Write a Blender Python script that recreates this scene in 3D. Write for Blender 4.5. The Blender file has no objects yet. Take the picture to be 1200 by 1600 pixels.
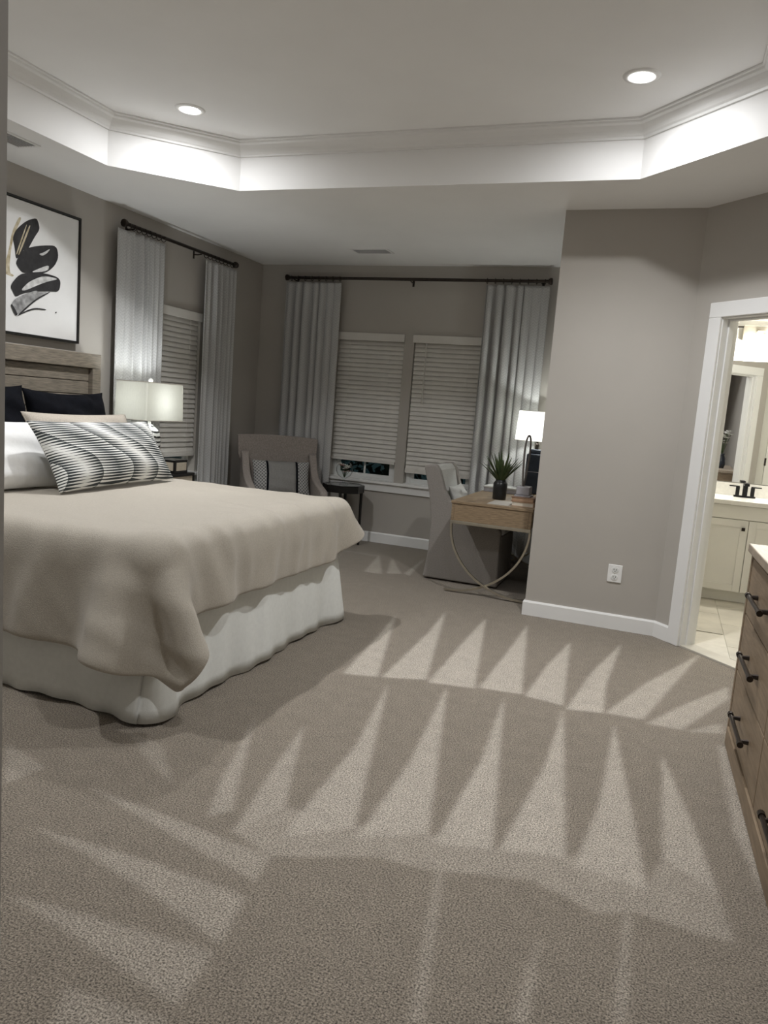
import bpy, bmesh, math, random
import numpy as np
from mathutils import Vector, Matrix, Euler
from mathutils.geometry import tessellate_polygon

# ------------------------------------------------------------------ camera, world, exposure
scene = bpy.context.scene
COL = scene.collection
CAM_H = 1.3632
def cam_axes(yaw, pitch, roll):
    f = Vector((math.sin(yaw) * math.cos(pitch), math.cos(yaw) * math.cos(pitch), math.sin(pitch)))
    r = Vector((math.cos(yaw), -math.sin(yaw), 0)); u = r.cross(f)
    c, s = math.cos(roll), math.sin(roll)
    return c * r + s * u, -s * r + c * u, f
cam_data = bpy.data.cameras.new('camera'); cam = bpy.data.objects.new('camera', cam_data); COL.objects.link(cam)
_r, _u, _f = cam_axes(-0.351684, -0.136474, 0.077851)
cam.matrix_world = Matrix(((_r.x, _u.x, -_f.x, 0), (_r.y, _u.y, -_f.y, 0), (_r.z, _u.z, -_f.z, CAM_H), (0, 0, 0, 1)))
cam_data.sensor_fit = 'VERTICAL'; cam_data.sensor_height = 32.0; cam_data.lens = 1179.9 / 1600 * 32.0
cam_data.clip_start = 0.05
scene.camera = cam
world = bpy.data.worlds.new('night_sky'); scene.world = world; world.use_nodes = True
world.node_tree.nodes['Background'].inputs[0].default_value = (0.007, 0.013, 0.014, 1)
world.node_tree.nodes['Background'].inputs[1].default_value = 1.0
scene.view_settings.view_transform = 'Standard'; scene.view_settings.look = 'None'
scene.view_settings.exposure = 0.65; scene.view_settings.gamma = 1.0
scene.view_settings.use_curve_mapping = False
scene.cycles.max_bounces = 10; scene.cycles.diffuse_bounces = 6; scene.cycles.glossy_bounces = 4
scene.cycles.transmission_bounces = 8; scene.cycles.sample_clamp_indirect = 4.0
CAN_WIDE, CAN_BEAM = 6.0, 112.0        # each recessed ceiling light: wide glow of the lens, downward beam
CAN_COL = (0.985, 0.99, 1.0)
TABLE_LAMP_W = 8.5
DESK_LAMP_W = 5.5
BATH_W = 15.0

# ------------------------------------------------------------------ helpers
random.seed(7); rng = np.random.default_rng(7)
PI = math.pi
WL = {}                                   # object -> world origin (unrotated things only)

def link(o, parent=None):
    COL.objects.link(o)
    if parent is not None:
        o.parent = parent
    return o

def tag(o, label=None, cat=None, group=None, kind=None):
    if label: o['label'] = label
    if cat: o['category'] = cat
    if group: o['group'] = group
    if kind: o['kind'] = kind
    return o

def thing(name, loc, label, cat, group=None, rotz=0.0):
    o = bpy.data.objects.new(name, None); o.empty_display_size = 0.1
    link(o); o.location = loc; o.rotation_euler = (0, 0, rotz)
    WL[o.name] = Vector(loc) if rotz == 0 else Vector((0, 0, 0))
    return tag(o, label, cat, group)

class MB:
    """collects geometry of one mesh"""
    def __init__(self): self.v = []; self.f = []; self.uv = None
    def add(self, vs, fs):
        b = len(self.v); self.v += [tuple(p) for p in vs]; self.f += [tuple(b + i for i in f) for f in fs]; return self
    def box(self, a, b, M=None):
        x0, y0, z0 = a; x1, y1, z1 = b
        vs = [(x0,y0,z0),(x1,y0,z0),(x1,y1,z0),(x0,y1,z0),(x0,y0,z1),(x1,y0,z1),(x1,y1,z1),(x0,y1,z1)]
        if M is not None: vs = [M @ Vector(p) for p in vs]
        return self.add(vs, [(0,3,2,1),(4,5,6,7),(0,1,5,4),(1,2,6,5),(2,3,7,6),(3,0,4,7)])
    def prism(self, pts, z0, z1, M=None):
        n = len(pts)
        a = sum(pts[i][0]*pts[(i+1)%n][1]-pts[(i+1)%n][0]*pts[i][1] for i in range(n))
        if a < 0: pts = pts[::-1]
        vs = [(p[0],p[1],z0) for p in pts] + [(p[0],p[1],z1) for p in pts]
        if M is not None: vs = [M @ Vector(p) for p in vs]
        return self.add(vs, [tuple(range(n))[::-1], tuple(range(n, 2*n))] + [(i,(i+1)%n,n+(i+1)%n,n+i) for i in range(n)])
    def lathe(self, prof, c=(0,0,0), seg=24, axis='z', cap=True):
        vs = []; fs = []
        for r, h in prof:
            for k in range(seg):
                t = 2*PI*k/seg; p = (r*math.cos(t), r*math.sin(t), h)
                if axis == 'x': p = (h, p[0], p[1])
                if axis == 'y': p = (p[0], h, p[1])
                vs.append((p[0]+c[0], p[1]+c[1], p[2]+c[2]))
        for i in range(len(prof)-1):
            for k in range(seg):
                a = i*seg+k; b = i*seg+(k+1)%seg
                fs.append((a, b, b+seg, a+seg))
        if cap:
            fs.append(tuple(range(seg))[::-1]); fs.append(tuple((len(prof)-1)*seg+k for k in range(seg)))
        return self.add(vs, fs)
    def tube(self, path, r, seg=8, flat=None, up=None, closed=False):
        """sweep a round (radius r or list) or rectangular (flat=(w,h)) section along path"""
        P = [Vector(p) for p in path]; n = len(P); vs = []; fs = []
        ref = Vector(up) if up else Vector((0,0,1))
        m = 4 if flat else seg
        for i, p in enumerate(P):
            if closed: t = P[(i+1)%n]-P[i-1]
            else: t = P[min(i+1,n-1)]-P[max(i-1,0)]
            t.normalize()
            a = t.cross(ref)
            if a.length < 1e-4: a = t.cross(Vector((1,0,0)))
            a.normalize(); b = a.cross(t)
            if flat:
                w, h = flat
                for sx, sy in ((-1,-1),(1,-1),(1,1),(-1,1)): vs.append(p + a*w/2*sx + b*h/2*sy)
            else:
                rr = r[i] if isinstance(r, (list, tuple)) else r
                for k in range(seg):
                    g = 2*PI*k/seg; vs.append(p + a*rr*math.cos(g) + b*rr*math.sin(g))
        for i in range(n if closed else n-1):
            for k in range(m):
                j = (i+1)%n
                fs.append((i*m+k, i*m+(k+1)%m, j*m+(k+1)%m, j*m+k))
        if not closed:
            fs.append(tuple(range(m))[::-1]); fs.append(tuple((n-1)*m+k for k in range(m)))
        return self.add(vs, fs)
    def grid(self, P, close_u=False, close_v=False):
        ni, nj = P.shape[:2]; b = len(self.v)
        self.v += [tuple(map(float, p)) for p in P.reshape(-1, 3)]
        for i in range(ni if close_u else ni-1):
            for j in range(nj if close_v else nj-1):
                i2 = (i+1)%ni; j2 = (j+1)%nj
                self.f.append((b+i*nj+j, b+i2*nj+j, b+i2*nj+j2, b+i*nj+j2))
        return self
    def build(self, name, mat, parent=None, smooth=False, bevel=0.0, label=None, uv=None, subsurf=0, solid=0.0, segs=2, fix=True):
        me = bpy.data.meshes.new(name)
        org = WL.get(parent.name, Vector((0,0,0))) if parent is not None else Vector((0,0,0))
        me.from_pydata([(p[0]-org.x, p[1]-org.y, p[2]-org.z) for p in self.v], [], self.f)
        if uv is not None:
            l = me.uv_layers.new(name='UVMap')
            idx = np.zeros(len(me.loops), dtype=np.int32); me.loops.foreach_get('vertex_index', idx)
            l.data.foreach_set('uv', np.asarray(uv, dtype=np.float32)[idx].ravel())
        if fix:
            bm = bmesh.new(); bm.from_mesh(me); bmesh.ops.recalc_face_normals(bm, faces=bm.faces[:]); bm.to_mesh(me); bm.free()
        if mat is not None: me.materials.append(mat)
        if smooth: me.polygons.foreach_set('use_smooth', [True]*len(me.polygons))
        o = bpy.data.objects.new(name, me); link(o, parent)
        WL[o.name] = org.copy()
        if solid:
            m = o.modifiers.new('thickness', 'SOLIDIFY'); m.thickness = solid; m.offset = 0
        if bevel:
            m = o.modifiers.new('bevel', 'BEVEL'); m.width = bevel; m.segments = segs; m.limit_method = 'ANGLE'; m.angle_limit = 0.6
            if segs > 1: m.harden_normals = False
        if subsurf:
            m = o.modifiers.new('subd', 'SUBSURF'); m.levels = subsurf; m.render_levels = subsurf
        if label: o['label'] = label
        return o

def dup_part(o, parent, offset=(0,0,0)):
    c = o.copy(); COL.objects.link(c); c.parent = parent
    c.location = Vector(o.location) + Vector(offset)
    WL[c.name] = WL.get(o.name, Vector((0,0,0)))
    return c

def structure(o): o['kind'] = 'structure'; return o

# ------------------------------------------------------------------ materials
def mat(name, col, rough=0.5, metal=0.0, var=0.0, vscale=8.0, bump=0.0, bscale=60.0, stretch=None, spec=0.5, sheen=0.0, detail=4.0, vcol=None):
    m = bpy.data.materials.new(name); m.use_nodes = True; nt = m.node_tree; N = nt.nodes; L = nt.links
    p = N['Principled BSDF']
    p.inputs['Base Color'].default_value = (*col, 1); p.inputs['Roughness'].default_value = rough
    p.inputs['Metallic'].default_value = metal; p.inputs['Specular IOR Level'].default_value = spec
    if sheen: p.inputs['Sheen Weight'].default_value = sheen
    tc = N.new('ShaderNodeTexCoord'); src = tc.outputs['Object']
    if stretch:
        mp = N.new('ShaderNodeMapping'); mp.inputs['Scale'].default_value = stretch; L.new(src, mp.inputs['Vector']); src = mp.outputs['Vector']
    if var:
        n = N.new('ShaderNodeTexNoise'); n.inputs['Scale'].default_value = vscale; n.inputs['Detail'].default_value = detail
        L.new(src, n.inputs['Vector'])
        r = N.new('ShaderNodeMix'); r.data_type = 'RGBA'
        lo = tuple(c*(1-var) for c in col); hi = vcol or tuple(min(1, c*(1+var)) for c in col)
        r.inputs[6].default_value = (*lo, 1); r.inputs[7].default_value = (*hi, 1)
        mr = N.new('ShaderNodeMapRange'); mr.inputs['From Min'].default_value = 0.3; mr.inputs['From Max'].default_value = 0.7
        L.new(n.outputs['Fac'], mr.inputs['Value']); L.new(mr.outputs[0], r.inputs[0]); L.new(r.outputs[2], p.inputs['Base Color'])
    if bump:
        n2 = N.new('ShaderNodeTexNoise'); n2.inputs['Scale'].default_value = bscale; n2.inputs['Detail'].default_value = 3
        L.new(src, n2.inputs['Vector'])
        b = N.new('ShaderNodeBump'); b.inputs['Strength'].default_value = bump; b.inputs['Distance'].default_value = 0.01
        L.new(n2.outputs['Fac'], b.inputs['Height']); L.new(b.outputs[0], p.inputs['Normal'])
    return m

def emit(name, col, s):
    m = bpy.data.materials.new(name); m.use_nodes = True; p = m.node_tree.nodes['Principled BSDF']
    p.inputs['Base Color'].default_value = (*col, 1); p.inputs['Emission Color'].default_value = (*col, 1); p.inputs['Emission Strength'].default_value = s
    return m

def glass(name, col=(1,1,1), rough=0.0, thin=0.25):
    m = bpy.data.materials.new(name); m.use_nodes = True; nt = m.node_tree; N = nt.nodes; L = nt.links
    p = N['Principled BSDF']; out = N['Material Output']
    t = N.new('ShaderNodeBsdfTransparent'); t.inputs[0].default_value = (*col, 1)
    g = N.new('ShaderNodeBsdfGlossy'); g.inputs['Roughness'].default_value = 0.02 + rough
    fr = N.new('ShaderNodeLayerWeight'); fr.inputs[0].default_value = thin
    k_ = N.new('ShaderNodeMath'); k_.operation = 'MULTIPLY'; k_.inputs[1].default_value = 0.6; L.new(fr.outputs['Fresnel'], k_.inputs[0])
    mx = N.new('ShaderNodeMixShader'); L.new(k_.outputs[0], mx.inputs[0]); L.new(t.outputs[0], mx.inputs[1]); L.new(g.outputs[0], mx.inputs[2])
    L.new(mx.outputs[0], out.inputs[0]); N.remove(p)
    return m

def shade_mat(name, col, fac=0.55):
    """thin fabric that lets lamp light through"""
    m = bpy.data.materials.new(name); m.use_nodes = True; nt = m.node_tree; N = nt.nodes; L = nt.links
    N.remove(N['Principled BSDF']); out = N['Material Output']
    d = N.new('ShaderNodeBsdfDiffuse'); t = N.new('ShaderNodeBsdfTranslucent'); mx = N.new('ShaderNodeMixShader')
    tc = N.new('ShaderNodeTexCoord'); w = N.new('ShaderNodeTexNoise'); w.inputs['Scale'].default_value = 220
    mp = N.new('ShaderNodeMapping'); mp.inputs['Scale'].default_value = (1, 1, 0.15); L.new(tc.outputs['Object'], mp.inputs[0]); L.new(mp.outputs[0], w.inputs['Vector'])
    c = N.new('ShaderNodeMix'); c.data_type = 'RGBA'; c.inputs[6].default_value = (*[k*0.85 for k in col], 1); c.inputs[7].default_value = (*col, 1); L.new(w.outputs['Fac'], c.inputs[0])
    L.new(c.outputs[2], d.inputs[0]); L.new(c.outputs[2], t.inputs[0]); mx.inputs[0].default_value = fac
    L.new(d.outputs[0], mx.inputs[1]); L.new(t.outputs[0], mx.inputs[2]); L.new(mx.outputs[0], out.inputs[0])
    return m

M_WALL = mat('wall_paint', (0.43, 0.405, 0.370), 0.75, var=0.03, vscale=2, bump=0.03, bscale=300)
M_CEIL = mat('ceiling_paint', (0.87, 0.87, 0.865), 0.85, var=0.02, vscale=2, bump=0.02, bscale=250)
M_TRIM = mat('trim_paint', (0.80, 0.80, 0.79), 0.4, var=0.02, vscale=3)
M_OAK = mat('oak', (0.33, 0.235, 0.15), 0.5, var=0.32, vscale=9, bump=0.15, bscale=25, stretch=(1, 1, 14), detail=7)
M_OAKX = mat('oak_desk', (0.27, 0.195, 0.12), 0.45, var=0.28, vscale=9, bump=0.12, bscale=25, stretch=(2, 1, 16), detail=7)
M_GREYOAK = mat('weathered_oak', (0.21, 0.181, 0.142), 0.6, var=0.35, vscale=8, bump=0.2, bscale=20, stretch=(1, 1.5, 16), detail=8)
M_DRESS = mat('dresser_wood', (0.235, 0.172, 0.112), 0.5, var=0.22, vscale=7, bump=0.1, bscale=20, stretch=(2, 1, 10), detail=7)
M_DRESSTOP = mat('dresser_top', (0.34, 0.28, 0.215), 0.45, var=0.25, vscale=9, stretch=(14, 1, 2), detail=7)
M_BLACKM = mat('black_metal', (0.016, 0.016, 0.017), 0.4, metal=0.6, var=0.2, vscale=30)
M_BRONZE = mat('dark_bronze', (0.045, 0.036, 0.030), 0.35, metal=0.8, var=0.2, vscale=40)
M_NICKEL = mat('champagne_nickel', (0.50, 0.46, 0.38), 0.32, metal=0.9, var=0.08, vscale=20)
M_BLACKWOOD = mat('black_lacquer', (0.012, 0.011, 0.010), 0.28, var=0.3, vscale=12)
M_DUVET = mat('linen_duvet', (0.395, 0.358, 0.300), 0.75, var=0.10, vscale=160, bump=0.25, bscale=260, sheen=0.25)
M_SKIRT = mat('white_skirt', (0.72, 0.73, 0.70), 0.85, var=0.03, vscale=40, bump=0.08, bscale=200)
M_WHITEF = mat('white_cotton', (0.76, 0.76, 0.75), 0.85, var=0.03, vscale=30, bump=0.10, bscale=60)
M_NAVY = mat('black_velvet', (0.0055, 0.006, 0.0085), 0.95, var=0.3, vscale=15, bump=0.2, bscale=120, spec=0.1)
M_GREIGE = mat('greige_linen', (0.45, 0.405, 0.345), 0.85, var=0.14, vscale=140, bump=0.25, bscale=200)
M_CHAIRF = mat('taupe_upholstery', (0.285, 0.25, 0.225), 0.9, var=0.25, vscale=90, bump=0.3, bscale=220, stretch=(2, 2, 0.7))
M_SLIP = mat('grey_slipcover', (0.265, 0.245, 0.225), 0.9, var=0.12, vscale=120, bump=0.25, bscale=240)
M_LIGHTGREY = mat('light_grey_fabric', (0.50, 0.50, 0.48), 0.9, var=0.10, vscale=120, bump=0.25, bscale=240)
M_PILLGREY = mat('plain_grey_band', (0.22, 0.215, 0.205), 0.9, var=0.08, vscale=90, bump=0.2, bscale=200)
M_BLIND = mat('blind_white', (0.66, 0.64, 0.60), 0.5, var=0.03, vscale=10)
M_VINYL = mat('window_vinyl', (0.72, 0.73, 0.72), 0.4, var=0.02, vscale=6)
M_GLASS = glass('window_glass', (0.85, 0.9, 0.9))
M_CLEAR = glass('clear_glass', (0.95, 0.97, 0.97), thin=0.12)
M_CANVAS = mat('canvas_white', (0.78, 0.78, 0.77), 0.8, var=0.03, vscale=6, bump=0.08, bscale=300)
M_INK = mat('ink_black', (0.022, 0.021, 0.022), 0.7, var=0.45, vscale=14, bump=0.2, bscale=80, detail=8)
M_INKGREY = mat('ink_grey_wash', (0.30, 0.30, 0.30), 0.7, var=0.55, vscale=22, detail=8)
M_INKPALE = mat('ink_pale_wash', (0.55, 0.55, 0.54), 0.7, var=0.35, vscale=22, detail=8)
M_GOLD = mat('ochre_paint', (0.46, 0.36, 0.17), 0.6, var=0.35, vscale=22, vcol=(0.66, 0.60, 0.46), detail=8)
M_POT = mat('black_ceramic', (0.012, 0.012, 0.013), 0.35, var=0.2, vscale=10)
M_LEAF = mat('leaf_green', (0.055, 0.085, 0.028), 0.55, var=0.4, vscale=12)
M_STONE = mat('grey_stone', (0.33, 0.32, 0.34), 0.7, var=0.15, vscale=25, bump=0.15, bscale=80)
M_SILVER = mat('brushed_loop', (0.20, 0.18, 0.17), 0.35, metal=0.5, var=0.2, vscale=20)
M_BOOK1 = mat('book_tan', (0.44, 0.29, 0.19), 0.7, var=0.12, vscale=20)
M_BOOK2 = mat('book_brown', (0.28, 0.17, 0.11), 0.7, var=0.12, vscale=20)
M_PAGES = mat('book_pages', (0.62, 0.57, 0.48), 0.8, var=0.12, vscale=50, stretch=(1, 1, 12))
M_LAMPBLUE = mat('lamp_glaze', (0.022, 0.028, 0.040), 0.22, var=0.25, vscale=9)
M_SHADE = shade_mat('lampshade_linen', (0.56, 0.555, 0.49), 0.135)
M_SHADE2 = shade_mat('drum_shade_linen', (0.88, 0.88, 0.84), 0.62)
M_CERAM = mat('white_ceramic', (0.78, 0.78, 0.76), 0.25, var=0.02)
M_VANITY = mat('vanity_paint', (0.74, 0.73, 0.69), 0.4, var=0.02, vscale=4)
M_QUARTZ = mat('quartz_counter', (0.78, 0.77, 0.73), 0.25, var=0.06, vscale=30)
M_BATHW = mat('bath_wall_paint', (0.60, 0.59, 0.54), 0.7, var=0.03, vscale=3)
M_TILE = mat('floor_tile', (0.52, 0.49, 0.42), 0.4, var=0.15, vscale=4, detail=6)
M_GROUT = mat('grout', (0.60, 0.57, 0.50), 0.8, var=0.05, vscale=20)
M_BEIGEP = mat('beige_panel', (0.50, 0.44, 0.35), 0.6, var=0.1, vscale=30, stretch=(1, 1, 6))
M_BLOOM = mat('white_petal', (0.80, 0.80, 0.76), 0.7, var=0.05, vscale=20)
M_PINK = mat('dusty_petal', (0.42, 0.27, 0.25), 0.7, var=0.2, vscale=30)
M_SHRUB = mat('shrub_leaf', (0.03, 0.06, 0.03), 0.6, var=0.4, vscale=8)
M_SOIL = mat('garden_soil', (0.05, 0.05, 0.035), 0.95, var=0.3, vscale=6, bump=0.3, bscale=20)
M_LENS = emit('light_lens', (1.0, 0.98, 0.95), 30)
M_BULB = emit('bath_bulb_glass', (1.0, 0.95, 0.85), 7)
M_MIRROR = mat('mirror_silver', (0.90, 0.91, 0.90), 0.01, metal=1.0)

def nodes_of(name):
    m = bpy.data.materials.new(name); m.use_nodes = True
    return m, m.node_tree.nodes, m.node_tree.links, m.node_tree.nodes['Principled BSDF']

def mathn(N, L, op, a, b=None, c=None):
    n = N.new('ShaderNodeMath'); n.operation = op
    for k, v in enumerate((a, b, c)):
        if v is None: continue
        if isinstance(v, (int, float)): n.inputs[k].default_value = v
        else: L.new(v, n.inputs[k])
    return n.outputs[0]

def make_carpet():
    m, N, L, p = nodes_of('carpet')
    tc = N.new('ShaderNodeTexCoord'); at = N.new('ShaderNodeAttribute'); at.attribute_name = 'nap'
    n1 = N.new('ShaderNodeTexNoise'); n1.inputs['Scale'].default_value = 185; n1.inputs['Detail'].default_value = 2; n1.inputs['Roughness'].default_value = 0.65
    n2 = N.new('ShaderNodeTexNoise'); n2.inputs['Scale'].default_value = 14; n2.inputs['Detail'].default_value = 4
    L.new(tc.outputs['Object'], n1.inputs['Vector']); L.new(tc.outputs['Object'], n2.inputs['Vector'])
    mr = N.new('ShaderNodeMapRange'); mr.inputs['From Min'].default_value = 0.32; mr.inputs['From Max'].default_value = 0.68
    mr.inputs['To Min'].default_value = 0.22; mr.inputs['To Max'].default_value = 1.85; mr.clamp = True; L.new(n1.outputs['Fac'], mr.inputs['Value'])
    mr2 = N.new('ShaderNodeMapRange'); mr2.inputs['From Min'].default_value = 0.3; mr2.inputs['From Max'].default_value = 0.7
    mr2.inputs['To Min'].default_value = 0.93; mr2.inputs['To Max'].default_value = 1.07; L.new(n2.outputs['Fac'], mr2.inputs['Value'])
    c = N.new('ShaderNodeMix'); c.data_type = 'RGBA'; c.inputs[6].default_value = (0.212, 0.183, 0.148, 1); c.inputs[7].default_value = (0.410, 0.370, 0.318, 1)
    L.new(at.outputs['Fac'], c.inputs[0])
    k = mathn(N, L, 'MULTIPLY', mr.outputs[0], mr2.outputs[0])
    v = N.new('ShaderNodeVectorMath'); v.operation = 'SCALE'; L.new(c.outputs[2], v.inputs[0]); L.new(k, v.inputs['Scale'])
    L.new(v.outputs[0], p.inputs['Base Color'])
    p.inputs['Roughness'].default_value = 0.95; p.inputs['Specular IOR Level'].default_value = 0.1; p.inputs['Sheen Weight'].default_value = 0.15
    b = N.new('ShaderNodeBump'); b.inputs['Strength'].default_value = 0.7; b.inputs['Distance'].default_value = 0.006
    L.new(n1.outputs['Fac'], b.inputs['Height']); L.new(b.outputs[0], p.inputs['Normal'])
    return m
M_CARPET = make_carpet()

def make_curtain():
    """pale grey cloth with a fine woven chevron (UV in metres)"""
    m, N, L, p = nodes_of('chevron_curtain')
    uv = N.new('ShaderNodeUVMap'); sp = N.new('ShaderNodeSeparateXYZ'); L.new(uv.outputs[0], sp.inputs[0])
    tri = mathn(N, L, 'PINGPONG', sp.outputs[0], 0.028)
    z = mathn(N, L, 'ADD', sp.outputs[1], mathn(N, L, 'MULTIPLY', tri, 0.9))
    w = mathn(N, L, 'SINE', mathn(N, L, 'MULTIPLY', z, 2*PI/0.026))
    n = N.new('ShaderNodeTexNoise'); n.inputs['Scale'].default_value = 180; n.inputs['Detail'].default_value = 3
    L.new(uv.outputs[0], n.inputs['Vector'])
    f = mathn(N, L, 'ADD', mathn(N, L, 'MULTIPLY', w, 0.09), mathn(N, L, 'MULTIPLY_ADD', n.outputs['Fac'], 1.6, -0.3))
    c = N.new('ShaderNodeMix'); c.data_type = 'RGBA'; c.inputs[6].default_value = (0.30, 0.30, 0.295, 1); c.inputs[7].default_value = (0.62, 0.62, 0.615, 1)
    L.new(f, c.inputs[0]); L.new(c.outputs[2], p.inputs['Base Color']); p.inputs['Roughness'].default_value = 0.85; p.inputs['Specular IOR Level'].default_value = 0.2
    return m
M_CURTAIN = make_curtain()

def make_opart():
    """black and white ribbed print of swelling bands (UV 0..1 over the pillow)"""
    m, N, L, p = nodes_of('ribbed_print')
    uv = N.new('ShaderNodeUVMap'); sp = N.new('ShaderNodeSeparateXYZ'); L.new(uv.outputs[0], sp.inputs[0])
    u, v = sp.outputs[0], sp.outputs[1]
    sw = mathn(N, L, 'SINE', mathn(N, L, 'MULTIPLY_ADD', v, 4.6, 0.4))
    g = mathn(N, L, 'ADD', mathn(N, L, 'MULTIPLY', u, 3.9), mathn(N, L, 'MULTIPLY', sw, 0.42))
    g = mathn(N, L, 'ADD', g, mathn(N, L, 'MULTIPLY', v, -0.55)); g = mathn(N, L, 'ADD', g, 1.0)
    fr = mathn(N, L, 'FRACT', g); par = mathn(N, L, 'MODULO', mathn(N, L, 'FLOOR', g), 2.0)
    d = mathn(N, L, 'MULTIPLY', mathn(N, L, 'ABSOLUTE', mathn(N, L, 'SUBTRACT', fr, 0.5)), 2.0)      # 0 mid .. 1 edge
    # width of the black ribs: light heart in one band, dark heart in the next
    wa = mathn(N, L, 'MULTIPLY_ADD', d, 0.86, 0.04)
    wb = mathn(N, L, 'MULTIPLY_ADD', d, -0.45, 0.80)
    wm = N.new('ShaderNodeMix'); L.new(par, wm.inputs[0]); L.new(wa, wm.inputs[2]); L.new(wb, wm.inputs[3])
    bow = mathn(N, L, 'MULTIPLY', mathn(N, L, 'POWER', d, 2.0), 0.008)
    st = mathn(N, L, 'FRACT', mathn(N, L, 'MULTIPLY', mathn(N, L, 'SUBTRACT', v, bow), 27.0))
    blk = mathn(N, L, 'LESS_THAN', mathn(N, L, 'MULTIPLY', mathn(N, L, 'ABSOLUTE', mathn(N, L, 'SUBTRACT', st, 0.5)), 2.0), wm.outputs[0])
    c = N.new('ShaderNodeMix'); c.data_type = 'RGBA'; c.inputs[6].default_value = (0.72, 0.72, 0.69, 1); c.inputs[7].default_value = (0.018, 0.025, 0.027, 1)
    L.new(blk, c.inputs[0]); L.new(c.outputs[2], p.inputs['Base Color']); p.inputs['Roughness'].default_value = 0.7
    b = N.new('ShaderNodeBump'); b.inputs['Strength'].default_value = 0.25; b.inputs['Distance'].default_value = 0.003; L.new(st, b.inputs['Height']); L.new(b.outputs[0], p.inputs['Normal'])
    return m
M_OPART = make_opart()

def make_lattice():
    m, N, L, p = nodes_of('lattice_print')
    uv = N.new('ShaderNodeUVMap'); sp = N.new('ShaderNodeSeparateXYZ'); L.new(uv.outputs[0], sp.inputs[0])
    a = mathn(N, L, 'MULTIPLY', mathn(N, L, 'ADD', sp.outputs[0], mathn(N, L, 'MULTIPLY', sp.outputs[1], 0.62)), 17)
    b = mathn(N, L, 'MULTIPLY', mathn(N, L, 'SUBTRACT', sp.outputs[0], mathn(N, L, 'MULTIPLY', sp.outputs[1], 0.62)), 17)
    fa = mathn(N, L, 'ABSOLUTE', mathn(N, L, 'SUBTRACT', mathn(N, L, 'FRACT', a), 0.5)); fb = mathn(N, L, 'ABSOLUTE', mathn(N, L, 'SUBTRACT', mathn(N, L, 'FRACT', b), 0.5))
    e = mathn(N, L, 'GREATER_THAN', mathn(N, L, 'MAXIMUM', fa, fb), 0.38)
    c = N.new('ShaderNodeMix'); c.data_type = 'RGBA'; c.inputs[6].default_value = (0.13, 0.13, 0.13, 1); c.inputs[7].default_value = (0.46, 0.46, 0.44, 1)
    L.new(e, c.inputs[0]); L.new(c.outputs[2], p.inputs['Base Color']); p.inputs['Roughness'].default_value = 0.9
    return m
M_LATTICE = make_lattice()

def make_zebra():
    m, N, L, p = nodes_of('swirl_glaze')
    tc = N.new('ShaderNodeTexCoord'); w = N.new('ShaderNodeTexWave'); w.wave_type = 'RINGS'; w.rings_direction = 'Y'
    w.inputs['Scale'].default_value = 9; w.inputs['Distortion'].default_value = 1.2; L.new(tc.outputs['Object'], w.inputs['Vector'])
    r = N.new('ShaderNodeValToRGB'); r.color_ramp.interpolation = 'CONSTANT'; r.color_ramp.elements[0].color = (0.02, 0.02, 0.02, 1); r.color_ramp.elements[1].position = 0.32; r.color_ramp.elements[1].color = (0.74, 0.74, 0.72, 1)
    L.new(w.outputs['Fac'], r.inputs[0]); L.new(r.outputs[0], p.inputs['Base Color']); p.inputs['Roughness'].default_value = 0.25
    return m
M_ZEBRA = make_zebra()

# ------------------------------------------------------------------ room dimensions
XL, YB, ZC, ZT = -4.16, 7.12, 2.74, 3.045
XJ, YJ, XD, XR = -0.8145, 5.238, 0.053, 0.91
YF, XH = 0.80, -0.862                       # front wall and the corner of the entry hall
S2 = math.sqrt(0.5)
def dg(t, z, o=0.0):                        # point on the diagonal wall: t along it, o out of the bedroom (towards the bath)
    return (XD + S2*t + S2*o, YJ - S2*t + S2*o, z)
T0, T1, ZD = 0.2304, 0.995, 2.054           # door opening on the diagonal
TEND = (XR - XD) / S2
W1 = (-3.25, -2.537); W2 = (-2.437, -1.735); WZ = (0.63, 2.09); W3 = (5.28, 6.05)

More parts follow.
